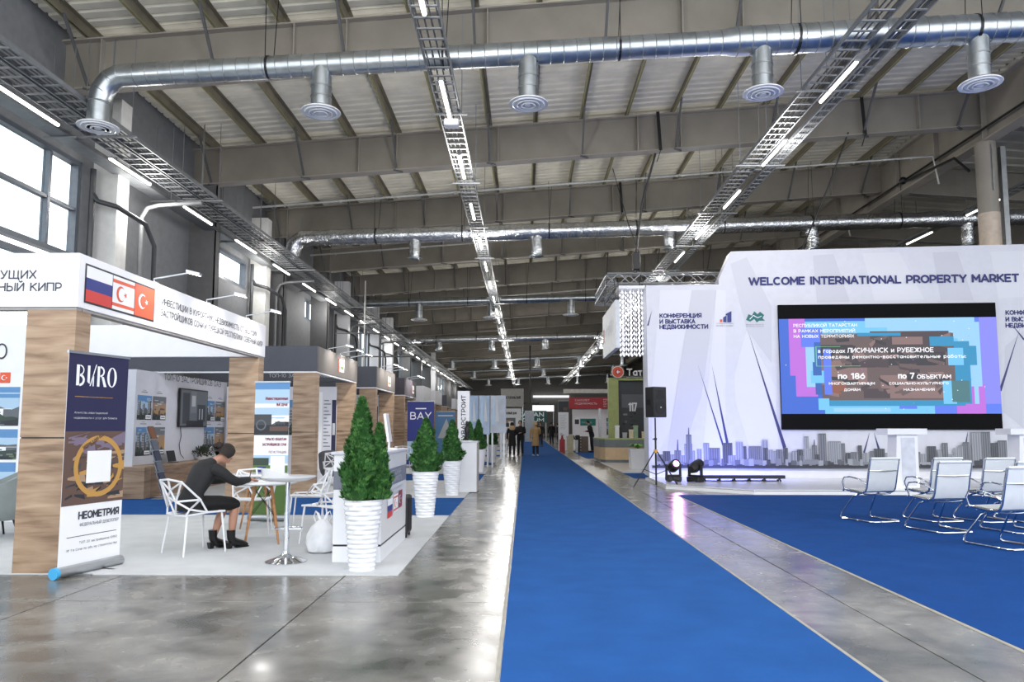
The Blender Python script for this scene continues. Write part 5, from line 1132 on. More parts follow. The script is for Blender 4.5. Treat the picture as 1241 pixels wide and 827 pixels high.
for i in range(6):
    for j in range(2):
        m = MB(); x, y = .05 + .11 * i, .05 + .45 * j + (.1 if i % 2 else 0)
        m.cyl((x, y, 0), (x, y, 1.85), .004, n=4)
        for k in range(13):
            z = .05 + .14 * k; w_ = .036; m.raw([(x, y, z + .052), (x + w_, y, z), (x, y + w_, z), (x - w_, y, z), (x, y - w_, z), (x, y, z - .052)], [(0, 1, 2), (0, 2, 3), (0, 3, 4), (0, 4, 1), (5, 2, 1), (5, 3, 2), (5, 4, 3), (5, 1, 4)])
        m.build('strand', LEAFL, t)
m = MB()
for x in (0, .6): m.cyl((x, .4, 1.9), (x, .6, 2.25), .01, n=5)
m.build('wires', BLACKM, t)
t = empty('chain_hoist', (3.2, 21.0, 5.78)); tag(t, 'black chain hoist hanging above the truss', 'hoist')
m = MB(); m.box(-.11, -.1, .1, .11, .1, .62); m.build('motor', BLACK, t, bev=.03); m = MB(); m.tube([(0, 0, .6), (.16, -.2, 2.0), (.5, -.6, 3.32)], .03, 6); m.tube([(.08, 0, .6), (-.2, .1, 1.5), (-.6, .3, 3.2)], .012, 5); m.build('chain', BLACK, t); m = MB(); m.cyl((0, 0, 0), (0, 0, .1), .03, n=8); m.tube([(.1, 0, .1), (.16, 0, -.3), (.12, 0, -.5)], .02, 6); m.build('hook', BLACKM, t)
m = MB(); m.tube([(9.1, 20.35, 9.65), (8.6, 20.6, 8.2), (7.9, 21.0, 6.4)], .022, 6); tag(m.build('hanging_cable', BLACK), 'slanting black cable dropping behind the top of the stage wall', 'cable')
for i, (x, y) in enumerate([(3.75, 20.4), (3.45, 26.35), (9.45, 20.4)]):
    m = MB(); z = zb(x); m.bar((x, y - .17, z + 1.1), (x + .06, y - .18, z - .02), .09, .02, up=(0, 1, 0)); m.bar((x + .06, y - .18, z - .02), (x - .05, y - .18, z - .35), .03, .02); tag(m.build('hoist_strap', BLACK), 'black hoist strap on the roof beams, %s' % ['above the chain hoist', 'one beam behind the hoist', 'furthest right above the screen'][i], 'strap')

# =================================================================== RIGHT-HAND BOOTHS
LIME = M('lime_birch', (166, 176, 112), .5, var=.05); BEIGE = M('counter_beige', (206, 178, 142), .5, var=.03); SLATE = M('counter_slate', (112, 120, 122), .4, var=.03)
b = empty('state_booth', (0, 0, 0)); tag(b, 'green-framed booth with a dark photo wall left of the stage', 'booth')
m = MB(); m.box(3.0, 23.0, .001, 9, 33, .04); m.build('floor_plate', WGLOSS, b)
m = MB(); m.box(3.45, 30.6, .04, 3.85, 31.0, 3.32); m.build('green_column', LIME, b); m = MB(); m.box(3.45, 30.6, 3.32, 8.5, 31.0, 3.42); m.build('green_lintel', LIME, b)
m = MB(); m.box(3.85, 30.8, .04, 8.5, 30.95, 3.32); m.build('back_panel', M('photo_frame_grey', (60, 66, 70), .4), b)
f = Fr((3.85, 30.79, 0), (1, 0, 0)); m = PR(); m.c('b3').rect(f, .15, .9, 4.5, 3.1); m.c('b1').rect(f, .15, 2.2, 4.5, 3.1, .005); m.c('b3').rect(f, .15, 2.75, 4.5, 3.1, .006)
rd = random.Random(6)
for k in range(50): x, z = rd.uniform(.15, 4), rd.uniform(1, 2.1); m.c(rd.choice(['dark', 'b1', 'tree', 'brown', 'b2'])).rect(f, x, z, x + rd.uniform(.05, .3), z + rd.uniform(.03, .12), .007 + k * .0001)
m.c('white').text(f, '117', .42, 2.05, .36, bold=.02, width=.36, d=.02); m.done('photo_print', b)
t = empty('booth_sign', (3.7, 30.5, 3.42)); tag(t, 'white lettered sign with a round red emblem above the green booth', 'sign')
m = MB(); m.tube([(.12, 0, .24), (.12, .06, .24)], .27, 28); m.build('emblem_disc', WHITE, t); f = Fr((.12, -.004, .24), (1, 0, 0)); m = PR(); m.c('orange'); ring(m, f, 0, 0, .13, .22, .003); m.c('fred'); disc(m, f, 0, 0, .13, .003); m.c('white'); m.rect(f, -.05, -.02, .09, .02, .006); m.rect(f, -.02, -.07, .02, .07, .007); m.c('grass'); ring(m, f, 0, 0, .245, .265, .003); m.done('emblem', t)
f = Fr((.48, 0, .08), (1, 0, 0)); m = PR(); m.c('white').text(f, 'Татарстан', 0, 0, .30, bold=.02, width=1.9); m.rect(f, .0, -.06, 1.9, -.05, -.01); m.text(f, 'выставка', .9, .42, .09); m.done('lettering', t); m = MB(); m.box(.0, .06, -.0, 2.6, .10, .08); m.build('rail', GREYC, t)
t = empty('rounded_counter', (0, 0, .04)); tag(t, 'rounded beige counter with slate band, before the green booth', 'counter')
def cpts(o): return [(7.5, 29.0 - o), (3.5, 29.0 - o), (3.12 - o * .6, 29.12 - o * .8), (2.95 - o, 29.45), (2.9 - o, 31.5), (3.3, 31.5), (3.4, 29.8), (7.5, 29.8)]
f = Fr((0, 0, .04), (1, 0, 0), (0, 1, 0)); fz = lambda n_, z0, z1, o, mt: (lambda q: (q.prism(f, [(a, b_) for a, b_ in cpts(o)], z0, z1), q.build(n_, mt, t)))(MB())
t.location = (0, 0, 0)
fz('plinth', 0, .1, -.03, SLATE); fz('body', .1, .58, 0, BEIGE); fz('slate_band', .58, .88, .02, SLATE); fz('top', .88, .93, .03, LIME)
gd = [(.25, .5, WHITE), (.55, .22, ALU), (.8, .34, M('cream_box', (226, 214, 186), .6)), (.98, .5, M('green_box', (150, 176, 150), .6)), (1.3, .26, MATS['cream_box']), (1.5, .42, WHITE), (1.75, .3, M('amber_box', (212, 176, 120), .6)), (2.0, .38, WHITE)]
for k, (x, h, mt) in enumerate(gd):
    o = empty('gift_box', (3.35 + x, 29.3, .97)); tag(o, '%s item from the left on the rounded counter, %s' % (ORD[k], 'a pale souvenir box'), 'box', 'souvenirs on the rounded counter'); q = MB(); q.box(-.07, -.06, 0, .09, .06, h * .85); q.build('body', mt, o, bev=.004); q = MB(); q.box(-.08, -.07, h * .85, .10, .07, h); q.build('lid', mt, o, bev=.004)
t = empty('potted_fern', (3.72, 24.7, .04)); tag(t, 'bright green fern in a square white planter left of the speaker', 'plant')
m = MB(); m.hexa([(-.25, -.25, 0), (.25, -.25, 0), (.25, .25, 0), (-.25, .25, 0), (-.29, -.29, .66), (.29, -.29, .66), (.29, .29, .66), (-.29, .29, .66)]); m.build('planter', WGLOSS, t, bev=.008)
m = MB(); rd = random.Random(9)
for k in range(46):
    a = rd.uniform(0, 6.28); L = rd.uniform(.25, .5); pts = [V((math.cos(a) * L * s * .9, math.sin(a) * L * s * .9, .66 + L * (.95 * s - .75 * s * s))) for s in (0, .3, .6, 1)]; sd_ = V((-math.sin(a), math.cos(a), 0))
    for i in range(3): w0, w1 = [.02, .05, .04, .005][i], [.02, .05, .04, .005][i + 1]; m.face([pts[i] - sd_ * w0, pts[i + 1] - sd_ * w1, pts[i + 1] + sd_ * w1, pts[i] + sd_ * w0])
m.build('foliage', M('fern_green', (104, 168, 62), .55, var=.1, scale=15), t)
carpet('blue_patch', [(3.0, 20.6), (3.6, 20.6), (3.6, 22.9), (3.0, 22.9)], .009, CARPB, 'small blue carpet patch between the planter platform and the speaker')
carpet('blue_patch', [(2.75, 33.6), (6, 33.6), (6, 44), (2.75, 44)], .009, CARPB, 'blue carpet patch beyond the rounded counter')
# red header booth
b = empty('red_header_booth', (0, 0, 0)); tag(b, 'white booth with a wide red lettered header across it', 'booth')
m = MB(); m.box(2.55, 44.5, .001, 9, 50, .05); m.build('floor_plate', WGLOSS, b); m = MB(); m.box(2.75, 46, 2.55, 9, 46.2, 3.22); m.build('red_header', M('header_red', (172, 32, 44), .5), b)
m = MB(); m.box(3.1, 48.5, .05, 9, 48.7, 2.55); m.build('back_wall', WHITE, b); m = MB(); m.box(4.55, 46, .05, 4.7, 46.15, 2.55); m.build('post', ALU, b)
m = MB(); m.box(2.4, 46, 3.5, 6.5, 46.2, 3.75); m.build('upper_bar', M('bar_cream', (206, 202, 194), .5), b)
f = Fr((2.75, 45.99, 0), (1, 0, 0)); m = PR(); m.c('white').text(f, 'САМОЛЕТ', .35, 3.0, .11, width=.9); m.text(f, 'НЕДВИЖИМОСТЬ', .35, 2.8, .11, width=1.35)
for k, s in enumerate(['PRESENTATION', 'OF THE REPUBLIC', 'OF TATARSTAN', 'IN RUSSIA']): m.text(f, s, 2.1, 3.05 - .14 * k, .09, width=[1.5, 1.3, 1.5, 1.0][k])
m.done('lettering', b)
f = Fr((3.1, 48.49, 0), (1, 0, 0)); m = PR(); m.c('tealt').rect(f, .5, 1.5, 1.5, 1.95); m.c('ink').rect(f, .15, 1.6, .42, 1.9); m.c('light').text(f, 'КАЗАНЬ', .6, 1.65, .12); photo(m, f, 2.2, .9, 4.2, 1.7, 'tower', 3); m.c('tealt').rect(f, 2.2, 1.75, 4.2, 2.0); photo(m, f, 2.2, .2, 4.2, .75, 'land', 4); m.done('poster_print', b)
t = empty('info_panel', (2.05, 44.0, .0)); tag(t, 'white info board with a dark picture on top, by the aisle', 'info board')
m = MB(); m.box(0, 0, 0, .62, .1, 3.0); m.build('panel', WHITE, t); f = Fr((0, -.001, 0), (1, 0, 0)); m = PR(); m.c('dark').rect(f, .0, 2.3, .62, 2.98); m.c('brown').rect(f, .3, 2.4, .55, 2.6, .005); m.c('mid')
for k in range(12): m.rect(f, .1, 1.3 + .075 * k, .1 + .3 + .1 * (k % 3) * .5, 1.31 + .075 * k)
m.c('light').rect(f, .1, .9, .25, 1.05); m.done('board_print', t)
t.location = (2.02, 45.0, 0)
t = empty('drawer_counter', (3.1, 41.5, .009)); tag(t, 'dark brown drawer counter with white knobs, where a person leans', 'counter')
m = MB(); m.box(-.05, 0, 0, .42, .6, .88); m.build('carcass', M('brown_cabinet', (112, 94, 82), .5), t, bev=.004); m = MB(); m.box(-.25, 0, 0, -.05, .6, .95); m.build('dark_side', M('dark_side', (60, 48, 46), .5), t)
for k in range(5):
    m = MB(); m.box(-.03, -.015, .04 + .165 * k, .40, 0, .19 + .165 * k); d_ = m.build('drawer', MATS['brown_cabinet'], t, bev=.003); m = MB(); m.ball((-.0, -.03, .12 + .165 * k), .022, 8); m.build('knob', WHITE, d_)
t = empty('podium', (2.5, 40.9, 0)); tag(t, 'pale beige podium left of the drawer counter', 'podium'); m = MB(); m.hexa([(-.15, 0, 0), (.15, 0, 0), (.15, .4, 0), (-.15, .4, 0), (-.2, 0, .9), (.17, 0, 1.0), (.17, .4, 1.0), (-.2, .4, .9)]); m.build('body', M('podium_beige', (196, 188, 158), .5), t); m = MB(); m.box(-.21, -.02, .97, .2, .42, 1.0); m.build('top', WHITE, t)
t = empty('fire_extinguisher_cabinet', (2.3, 46.6, 0)); t.location = (2.12, 41.8, 0); tag(t, 'red fire extinguisher stand on the concrete beside the aisle', 'fire extinguisher')
m = MB(); m.box(-.18, 0, .0, .12, .25, .72); m.build('box', M('signal_red', (176, 30, 40), .4), t, bev=.01); m = MB(); m.cyl((-.03, .12, .72), (-.03, .12, .95), .09, .04, 12); m.bar((-.03, .12, .93), (.08, .1, .98), .03); m.build('extinguisher', M('signal_red2', (150, 26, 34), .3), t, smooth=True)
t = empty('white_pot', (2.85, 41.2, 0)); tag(t, 'slim white pot with a small dark plant beside the podium', 'plant'); m = MB(); m.lathe([(.06, 0), (.09, .7)], n=14); m.build('pot', WHITE, t, smooth=True)
m = MB(); rd = random.Random(1)
for k in range(60): a = rd.uniform(0, 6.28); p = V((math.cos(a) * .05, math.sin(a) * .05, .68)); q_ = p + V((math.cos(a) * .1, math.sin(a) * .1, rd.uniform(.05, .25))); m.face([p, q_ + V((.02, 0, 0)), q_ + V((0, 0, .05)), q_ - V((.02, 0, 0))])
m.build('foliage', LEAFD, t)
# end of the hall
def board(name, x0, x1, Y, z0, z1, mt, label, cat, txt=None, th=.12, tc='white', leg=True):
    t = empty(name, (x0, Y, 0)); tag(t, label, cat); m = MB(); m.box(0, 0, z0, x1 - x0, th, z1); m.build('panel', mt, t, bev=.005)
    if leg and z0 > .1:
        for x in (.04, x1 - x0 - .1): m = MB(); m.box(x, .02, 0, x + .06, th - .02, z0); m.build('post', ALU, t)
    if txt:
        f = Fr((0, -.001, 0), (1, 0, 0)); m = PR()
        for s, a, b_, h, w_ in txt: m.c(tc).text(f, s, a, b_, h, width=w_, bold=.03, d=.006)
        m.done('lettering', t)
    return t
board('green_sign', -1.1, 2.4, 82, 1.9, 3.2, M('sign_teal', (18, 92, 88), .5), 'dark green lettered sign at the far end of the aisle', 'sign', [('KAZAN', .3, 2.55, .5, 2.9), ('FORUM', .3, 1.98, .42, 2.9)])
board('white_sign', .95, 3.6, 92, 3.35, 4.1, M('lit_white_panel', (245, 245, 248), emit=1.0), 'bright white lit banner high at the far end', 'sign', None)
board('window_glow_board', 1.3, 7.0, 117.5, 6.05, 6.4, MATS['lit_white_panel'], 'long thin glowing board standing in for a high end-wall window', 'light', None, leg=False)  # glowing board added in place of a daylight window in the end wall
board('glass_flag', .0, .9, 72, .0, 3.0, M('flag_pale', (176, 186, 196), .3), 'pale grey translucent banner before the green sign', 'banner', None)
board('hanging_banner', -2.0, -.1, 62, 3.1, 4.6, M('banner_grey', (170, 168, 164), .6), 'grey hanging banner box with small dark letters at the far end', 'sign', [('ЧИСТОПОЛЬСКИЙ', .25, 3.75, .22, 1.4)], tc='ink')
board('white_booth_front', -2.4, -.3, 64, 0, 3.0, WHITE, 'white booth front with a doorway picture at the far end', 'booth', [('НОВЫЙ ДОМ', .8, 2.5, .2, .9)], tc='ink')
t = bpy.data.objects['white_booth_front']; f = Fr((0, -.001, 0), (1, 0, 0)); m = PR(); m.c('mid').rect(f, .5, .3, 1.6, 2.2); m.c('sand').rect(f, .65, .3, 1.2, 2.0, .006); m.c('white').rect(f, 1.0, .5, 1.4, 1.9, .008); m.done('door_print', t)
for i, (x0, x1) in enumerate([(-2.0, -1.62), (-1.60, -1.22), (-1.2, -.66)]):
    t = board('photo_panel', x0 - (.0), x1, 25.9 + .02 * i, 1.15 if i < 2 else 1.2, 2.50, M('panel_mist_%d' % i, [(150, 172, 200), (160, 178, 202), (176, 184, 198)][i], .4, var=.1, scale=2), '%s pale blue city photo panel right of the lettered tower' % ['left', 'middle', 'widest and rightmost'][i], 'photo panel', None)
    f = Fr((0, -.001, 0), (1, 0, 0)); m = PR(); m.c('skyl').pol(f, [(.05, 1.5), (.15, 1.5), (.12, 2.3), (.08, 2.2)]); m.c('light').pol(f, [(.18, 1.6), (.3, 1.6), (.22, 2.4)]); m.done('city_print', t)
m = MB(); m.box(.42, 68, 3.6, .56, 68.14, 9.0); m.box(-.3, 67.8, 3.5, 1.3, 68.3, 3.62); tag(m.build('hanging_lamp_post', BLACKM), 'dark hanging fixture on a vertical rod far down the aisle', 'lamp')
for i, (x, y, w_, h, c) in enumerate([(-3.4, 38, .5, 2.2, WHITE), (-2.2, 29.6, .12, 1.3, WHITE), (-1.9, 31, .12, 1.5, M('tan_post', (186, 160, 120), .5)), (-1.1, 33, .1, 1.35, ALU), (-1.0, 38.5, .1, 1.4, ALU)]):
    t = empty('slim_pylon', (x, y, .012)); tag(t, ['white freestanding pylon beyond the seventh booth', 'slim white post behind the fifth conifer', 'slim tan post before the sixth conifer', 'thin metal post with a small screen beside the sixth conifer', 'thin metal post just left of the standing couple'][i], 'post'); m = MB(); m.box(0, 0, 0, w_, .1, h); m.build('shaft', c, t); m = MB(); m.box(-.08, -.06, 0, w_ + .08, .16, .02); m.build('base', ALU, t)
    if i >= 3: m = MB(); m.obox((.05, 0, h + .1), (.28, .03, .2)); m.build('small_screen', BLACK, t)
t = empty('round_display', (-1.65, 27.5, 1.15)); tag(t, 'dark rosy oval portrait display among the far conifers', 'display'); m = MB(); m.tube([(0, 0, .25), (0, .08, .25)], .30, 24); m.build('disc', M('rosy_print', (140, 96, 92), .5), t); m = MB(); m.lathe([(.2, -.12), (.24, 0), (.15, .22), (.11, .38), (.03, .45)], (0, -.02, 0), 12); m.build('dark_bust', BLACK, t); m = MB(); m.box(-.04, 0, -1.14, .04, .08, .0); m.build('post', WHITE, t)

# =================================================================== PEOPLE
SKIN = M('skin', (206, 160, 134), .5, var=.03); SKINL = M('skin_legs', (176, 130, 108), .5, var=.03)
HAIRD = M('hair_dark', (30, 20, 17), .75, var=.1, scale=40); HAIRB = M('hair_blond', (196, 164, 122), .5, var=.1, scale=40)
COATB = M('cloth_black', (27, 27, 30), .8, var=.06, scale=20, bump=.2, bscale=120); SKIRT = M('cloth_skirt_black', (12, 12, 13), .85); TAN = M('coat_tan', (178, 146, 100), .8, var=.05, scale=8); JEAN = M('trousers_dark', (34, 36, 44), .8); SHOEW = M('shoe_white', (214, 212, 208), .5); BOOT = M('boot_black', (16, 16, 17), .3)
def skin(name, verts, edges, radii, mat, parent, sub=2, root=0):
    me = bpy.data.meshes.new(name); me.from_pydata([tuple(v) for v in verts], edges, []); me.materials.append(mat)
    o = bpy.data.objects.new(name, me); COL.objects.link(o); o.parent = parent
    s = o.modifiers.new('skin', 'SKIN'); s.use_smooth_shade = True
    if not me.skin_vertices:
        pass
    layer = me.skin_vertices[0].data if len(me.skin_vertices) else None
    return o, s
import bmesh
def skin_mesh(name, chain_list, mat, parent, sub=2):
    """chain_list: [(start_key, [(key, pos, r) ...])]; nodes joined by key; grown to one surface"""
    keys = {}; vs = []; rs = []; ed = []
    for ch_ in chain_list:
        prev = None
        for it in ch_:
            k = it[0]
            if k not in keys: keys[k] = len(vs); vs.append(V(it[1])); rs.append(it[2])
            if prev is not None: ed.append((prev, keys[k]))
            prev = keys[k]
    me = bpy.data.meshes.new(name); bm = bmesh.new(); lay = bm.verts.layers.skin.verify()
    bv = [bm.verts.new(v) for v in vs]
    for i, b_ in enumerate(bv):
        r_ = rs[i]; b_[lay].radius = r_ if isinstance(r_, tuple) else (r_, r_)
    bv[0][lay].use_root = True
    for a, c in ed: bm.edges.new((bv[a], bv[c]))
    bm.to_mesh(me); bm.free(); me.materials.append(mat)
    o = bpy.data.objects.new(name, me); COL.objects.link(o); o.parent = parent
    s = o.modifiers.new('skin', 'SKIN'); s.use_smooth_shade = True
    u = o.modifiers.new('sub', 'SUBSURF'); u.levels = sub; u.render_levels = sub
    return o
def hand(w, d, side, up=V((0, 0, 1)), curl=.4):
    """five short finger chains leaving the wrist node"""
    d = V(d).normalized(); r = d.cross(up).normalized() * side; n_ = r.cross(d) * side; w = V(w); out = []
    palm = w + d * .05; out.append([('w%d' % side, w, .024), ('p%d' % side, palm, (.034, .018))])
    for k, (o_, l) in enumerate([(-.027, .055), (-.010, .068), (.010, .064), (.026, .05)]):
        b0 = palm + d * .035 + r * o_; b1 = b0 + d * l * .5 - up * l * curl * .3; b2 = b1 + d * l * .45 - up * l * curl * .7
        out.append([('p%d' % side, palm, .02), ('f%d%d0' % (side, k), b0, .0095), ('f%d%d1' % (side, k), b1, .0085), ('f%d%d2' % (side, k), b2, .007)])
    t0 = palm - r * .03 - d * .01; t1 = t0 - r * .02 + d * .03 - up * .01; out.append([('p%d' % side, palm, .02), ('t%d0' % side, t0, .011), ('t%d1' % side, t1, .009)])
    return out
def head_parts(root, c, fwd, tilt=0, hair=HAIRD, bun=False, longh=False, hood=None, cap=None):
    h = empty('head_group', c); return h
def face_bits(root, c, f, up):
    f = V(f).normalized(); up = V(up).normalized(); r = f.cross(up).normalized(); c = V(c)
    m = MB()
    for s in (-1, 1): m.ball(c + f * .083 + r * s * .032 + up * .008, .006, 8)
    m.build('eyes', M('eye_dark', (40, 34, 32), .3), root, smooth=True)
    m = MB(); m.ball(c + f * .088 - up * .045, .016, 8, sc=(1, 1, .4)); m.build('mouth', M('lips', (168, 96, 90), .5), root, smooth=True)
    m = MB()
    for s in (-1, 1): m.ball(c + r * s * .074 - f * .005, .02, 8, sc=(.6, .8, 1.3))
    m.build('ears', SKIN, root, smooth=True)
def hair_cap(root, c, f, up, mat, bun=False, longh=0, name='hair'):
    f = V(f).normalized(); up = V(up).normalized(); r = f.cross(up).normalized(); c = V(c); m = MB(); n, k = 20, 9; vs = []
    for i in range(k + 1):
        a = PI / 2 - (PI * .62) * i / k
        for j in range(n):
            t = 2 * PI * j / n; fr_ = math.cos(t); low = 1 if fr_ < .35 else max(.25, 1 - (fr_ - .35) * 1.2); aa = PI / 2 - (PI / 2 - a) * low
            q = c + up * .006 - f * .008 + (f * math.cos(t) * .112 + r * math.sin(t) * .100) * math.cos(aa) + up * math.sin(aa) * .132
            vs.append(q)
    m.raw(vs, [(i * n + j, (i + 1) * n + j, (i + 1) * n + (j + 1) % n, i * n + (j + 1) % n) for i in range(k) for j in range(n)])
    if bun: m.ball(c - f * .125 + up * .03, .046, 12); m.ball(c - f * .16 + up * .0, .03, 10)
    if longh: m.tube([c - f * .05 + up * .03, c - f * .075 - up * .08, c - f * .09 - up * longh], [.085, .085, .05], 14, flat=(1, .9))
    m.build(name, mat, root, smooth=True)
def head_chain(nb, c, f, up):
    nb, c, f, up = V(nb), V(c), V(f).normalized(), V(up).normalized()
    return [('neck', nb, .055), ('nk', nb.lerp(c, .45), .05), ('h0', c - up * .055 + f * .01, (.062, .066)), ('h1', c, (.078, .088)), ('h2', c + up * .06, (.072, .082)), ('h3', c + up * .098, (.04, .045))], [('h1', c, .08), ('nose', c + f * .098 - up * .012, .014)], [('h0', c, .06), ('chin', c - up * .085 + f * .055, .026)]
# --- seated woman
rz = face(.5, .66)
W = empty('person', (-3.69, 8.38, .012), rz); tag(W, 'seated person in black jacket, skirt and ankle boots, hair in a bun, writing', 'person')
hc = V((.01, .33, 1.07)); hf = V((.05, .72, -.62)); hu = V((0, .62, .72))
nb = V((0, .19, .99))
h1, h2, h3 = head_chain(nb, hc, hf, hu)
wr, wl_ = V((.10, .60, .775)), V((-.14, .56, .775))
leg = lambda s, ky, ay, ax: [('pel', V((0, -.04, .55)), .08), ('hip%d' % s, V((s * .08, .0, .53)), .06), ('th%d' % s, V((s * .085, .22, .525)), .056), ('kn%d' % s, V((s * .08, ky, .50)), .052), ('cf%d' % s, V((ax * .98, (ky + ay) / 2 - .01, .34)), .052), ('an%d' % s, V((ax, ay, .11)), .033), ('ft%d' % s, V((ax, ay + .05, .06)), .034), ('to%d' % s, V((ax, ay + .16, .035)), .026)]
arm = lambda s, w_: [('ch', V((0, .10, .86)), .08), ('sh%d' % s, V((s * .15, .13, .915)), .04), ('ue%d' % s, V((s * .22, .24, .82)), .035), ('el%d' % s, V((s * .245, .34, .765)), .03), ('fa%d' % s, V((s * .245, .34, .765)).lerp(w_, .5), .028), ('w%d' % s, w_, .024)]
body = [[('pel', V((0, -.04, .55)), .08), ('wa', V((0, .0, .68)), .075), ('ch', V((0, .10, .86)), .08), ('neck', nb, .048)], h1, h2, h3, leg(1, .44, .40, .09), leg(-1, .42, .27, -.075), arm(1, wr), arm(-1, wl_)]
body += hand(wr, (-.35, .9, -.1), 1) + hand(wl_, (.45, .85, -.1), -1)
skin_mesh('body', body, SKINL, W)
face_bits(W, hc, hf, hu); hair_cap(W, hc, hf, hu, HAIRD, bun=True)
m = MB()
m.tube([(0, -.075, .46), (0, -.07, .56), (0, -.03, .68), (0, .035, .80), (0, .09, .89), (0, .135, .95), (0, .165, .985), (0, .19, 1.01)], [.175, .168, .142, .165, .178, .15, .09, .058], 22, flat=(1, .74))
for s, w_ in ((1, wr), (-1, wl_)):
    el = V((s * .25, .345, .765)); m.tube([V((s * .09, .10, .90)), V((s * .165, .125, .915)), V((s * .215, .19, .87)), V((s * .235, .26, .81)), el, el.lerp(w_, .3), el.lerp(w_, .65), el.lerp(w_, .93)], [.06, .072, .062, .056, .052, .048, .041, .034], 14)
m.build('jacket', COATB, W, smooth=True)
m = MB(); m.tube([(0, -.16, .53), (0, -.08, .53), (0, .1, .53), (0, .28, .52), (0, .42, .50), (0, .47, .485)], [.10, .165, .175, .17, .16, .13], 22, flat=(.50, 1))
m.build('skirt', SKIRT, W, smooth=True)
for s, ay, ax in ((1, .40, .09), (-1, .27, -.075)):
    m = MB(); m.tube([(ax, ay - .01, .21), (ax, ay - .005, .12), (ax, ay + .02, .075), (ax, ay + .09, .05), (ax, ay + .17, .03), (ax, ay + .21, .025)], [.05, .046, .052, .045, .036, .012], 14)
    m.hexa([(ax - .025, ay - .05, 0), (ax + .025, ay - .05, 0), (ax + .025, ay - .01, 0), (ax - .025, ay - .01, 0), (ax - .035, ay - .06, .07), (ax + .035, ay - .06, .07), (ax + .035, ay + .01, .07), (ax - .035, ay + .01, .07)]); m.obox((ax, ay + .13, .008), (.07, .15, .014)); m.build('boot', BOOT, W, smooth=True)
t = empty('pen', (-3.30, 8.92, .765), .4); tag(t, 'thin dark pen in the hand of the seated person', 'pen'); m = MB(); m.cyl((0, 0, -.008), (.02, -.04, .12), .005, n=6); m.build('barrel', BLACK, t); m = MB(); m.cyl((0, 0, -.012), (0, 0, -.006), .002, n=6); m.build('tip', ALU, t)
t = empty('paper_sheet', (-3.25, 8.98, .7505), .5); tag(t, 'white sheet of paper under the hands of the seated person', 'paper'); m = MB(); m.box(-.105, -.15, 0, .105, .15, .001); m.build('sheet', PWHITE, t)
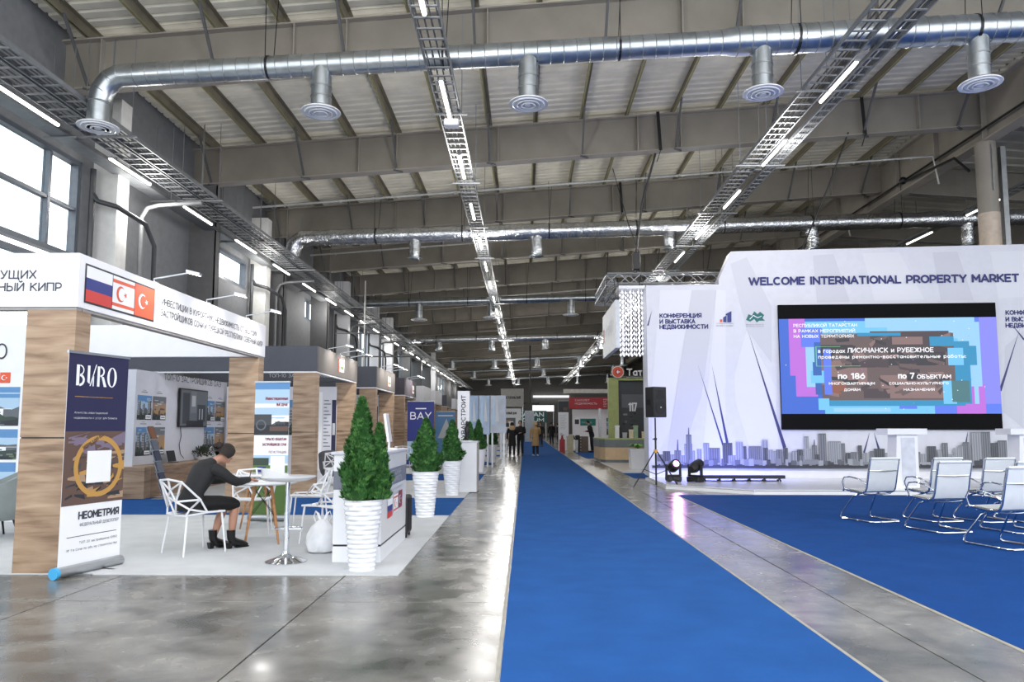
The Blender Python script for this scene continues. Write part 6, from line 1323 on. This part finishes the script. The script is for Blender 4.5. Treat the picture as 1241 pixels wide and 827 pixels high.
# --- standing people
def standing(x, y, rz, label, h=1.7, coat=COATB, trousers=JEAN, shoe=BOOT, hair=HAIRD, coat_len=.45, arms='down', longh=0, bag=False, z=.006, hood=None, lean=0):
    k = h / 1.72; P = empty('person', (x, y, z), rz); tag(P, label, 'person'); v = lambda a, b, c: V((a * k, (b + lean * max(0, c - .9)) * k, c * k))
    hc = v(0, .03, 1.60); hf, hu = V((0, 1, -.1 - lean)), V((0, .1 + lean, 1)); h1, h2, h3 = head_chain(v(0, 0, 1.43), hc, hf, hu)
    J = {1: None, -1: None}
    for s in (1, -1):
        if arms == 'down': J[s] = [v(s * .25, 0, 1.12), v(s * .27, .06, .86)]
        elif arms == 'front': J[s] = [v(s * .25, .04, 1.14), v(s * .12, .28, 1.12)]
        elif arms == 'mixed': J[s] = [v(s * .25, .03, 1.13), v(s * .13, .27, 1.05) if s > 0 else v(s * .26, .06, .86)]
    body = [[('pel', v(0, 0, .93), .09 * k), ('wa', v(0, 0, 1.08), .08 * k), ('ch', v(0, 0, 1.28), .085 * k), ('neck', v(0, 0, 1.43), .05 * k)], h1, h2, h3]
    for s in (1, -1):
        body.append([('pel', v(0, 0, .93), .12 * k), ('hp%d' % s, v(s * .09, 0, .88), .07 * k), ('kn%d' % s, v(s * .095, .01, .49), .056 * k), ('cf%d' % s, v(s * .1, -.01, .34), .05 * k), ('an%d' % s, v(s * .105, -.02, .09), .034 * k), ('to%d' % s, v(s * .12, .12, .035), .026 * k)])
        e, w_ = J[s]; body.append([('ch', v(0, 0, 1.28), .085 * k), ('sh%d' % s, v(s * .16, 0, 1.35), .04 * k), ('el%d' % s, e, .04 * k), ('w%d' % s, w_, .025 * k)]); body += hand(w_, (w_ - e), s, up=V((0, .3, 1)) if arms == 'front' else V((0, 1, .2)))
    skin_mesh('body', body, SKIN, P, 1)
    face_bits(P, hc, hf, hu); hair_cap(P, hc, hf, hu, hair, longh=longh)
    zc = .93 - coat_len; m = MB()
    low = [(v(0, 0, zc), .20 * k), (v(0, 0, (zc + .93) / 2), .195 * k)] if coat_len > .15 else [(v(0, 0, .84), .178 * k)]
    up_ = [(v(0, 0, .95), .18 * k), (v(0, 0, 1.1), .165 * k), (v(0, 0, 1.28), .185 * k), (v(0, 0, 1.38), .17 * k), (v(0, 0, 1.43), .10 * k), (v(0, 0, 1.46), .065 * k)]
    m.tube([a_ for a_, _ in low + up_], [b_ for _, b_ in low + up_], 20, flat=(1, .74))
    for s in (1, -1): e, w_ = J[s]; m.tube([v(s * .10, 0, 1.36), v(s * .185, 0, 1.365), v(s * .22, .01, 1.28), e, e.lerp(w_, .5), e.lerp(w_, .92)], [.06 * k, .075 * k, .068 * k, .058 * k, .05 * k, .042 * k], 12)
    m.build('coat', coat, P, smooth=True)
    for s in (1, -1):
        m = MB(); m.tube([v(s * .09, 0, .92), v(s * .095, .01, .5), v(s * .105, -.02, .08)], [.098 * k, .072 * k, .055 * k], 12); m.build('trouser_leg', trousers, P, smooth=True)
        m = MB(); m.tube([v(s * .105, -.07, .04), v(s * .105, -.02, .05), v(s * .115, .1, .035), v(s * .12, .17, .022)], [.035 * k, .045 * k, .042 * k, .018 * k], 10); m.build('shoe', shoe, P, smooth=True)
    if hood: m = MB(); m.tube([v(0, -.02, 1.38), v(0, -.05, 1.47), v(0, -.03, 1.53)], [.15 * k, .155 * k, .12 * k], 16); m.build('fur_hood', hood, P, smooth=True)
    if bag: m = MB(); m.box(.12, .12, .72, .42, .24, .95); m.tube([(.15, .18, .94), (.2, .1, 1.2), (.24, .18, .94)], .012, 6); m.build('handbag', M('bag_tan', (166, 128, 84), .6), P, bev=.02)
    return P
standing(-.62, 36.3, PI * .05, 'person in dark coat with pale fur hood seen from behind, at the carpet edge', 1.62, coat_len=.42, arms='mixed', hood=HAIRB, hair=HAIRD)
standing(-.22, 36.9, PI * .9, 'person in dark jacket facing the one with the fur hood', 1.72, coat_len=.1, arms='front')
standing(.52, 36.4, .35, 'person in a long tan coat and white shoes on the blue carpet', 1.66, coat=TAN, shoe=SHOEW, hair=HAIRB, coat_len=.42, arms='mixed', longh=.05)
standing(1.15, 55, 2.8, 'small distant person in black right of the tan coat', 1.75, coat_len=.1)
standing(2.15, 60, .3, 'distant person in black standing beyond the carpet edge', 1.78, coat_len=.3)
standing(2.75, 62, 1.5, 'distant person in dark clothes, rightmost in the far group', 1.7, coat_len=.2)
standing(3.75, 41.8, PI * .55, 'person in black suit leaning on the brown drawer counter', 1.78, coat_len=.1, arms='front', lean=.28)
standing(-1.9, 47, PI, 'distant person in grey far down among the left booths', 1.7, coat=M('cloth_grey', (120, 116, 112), .8), coat_len=.1)
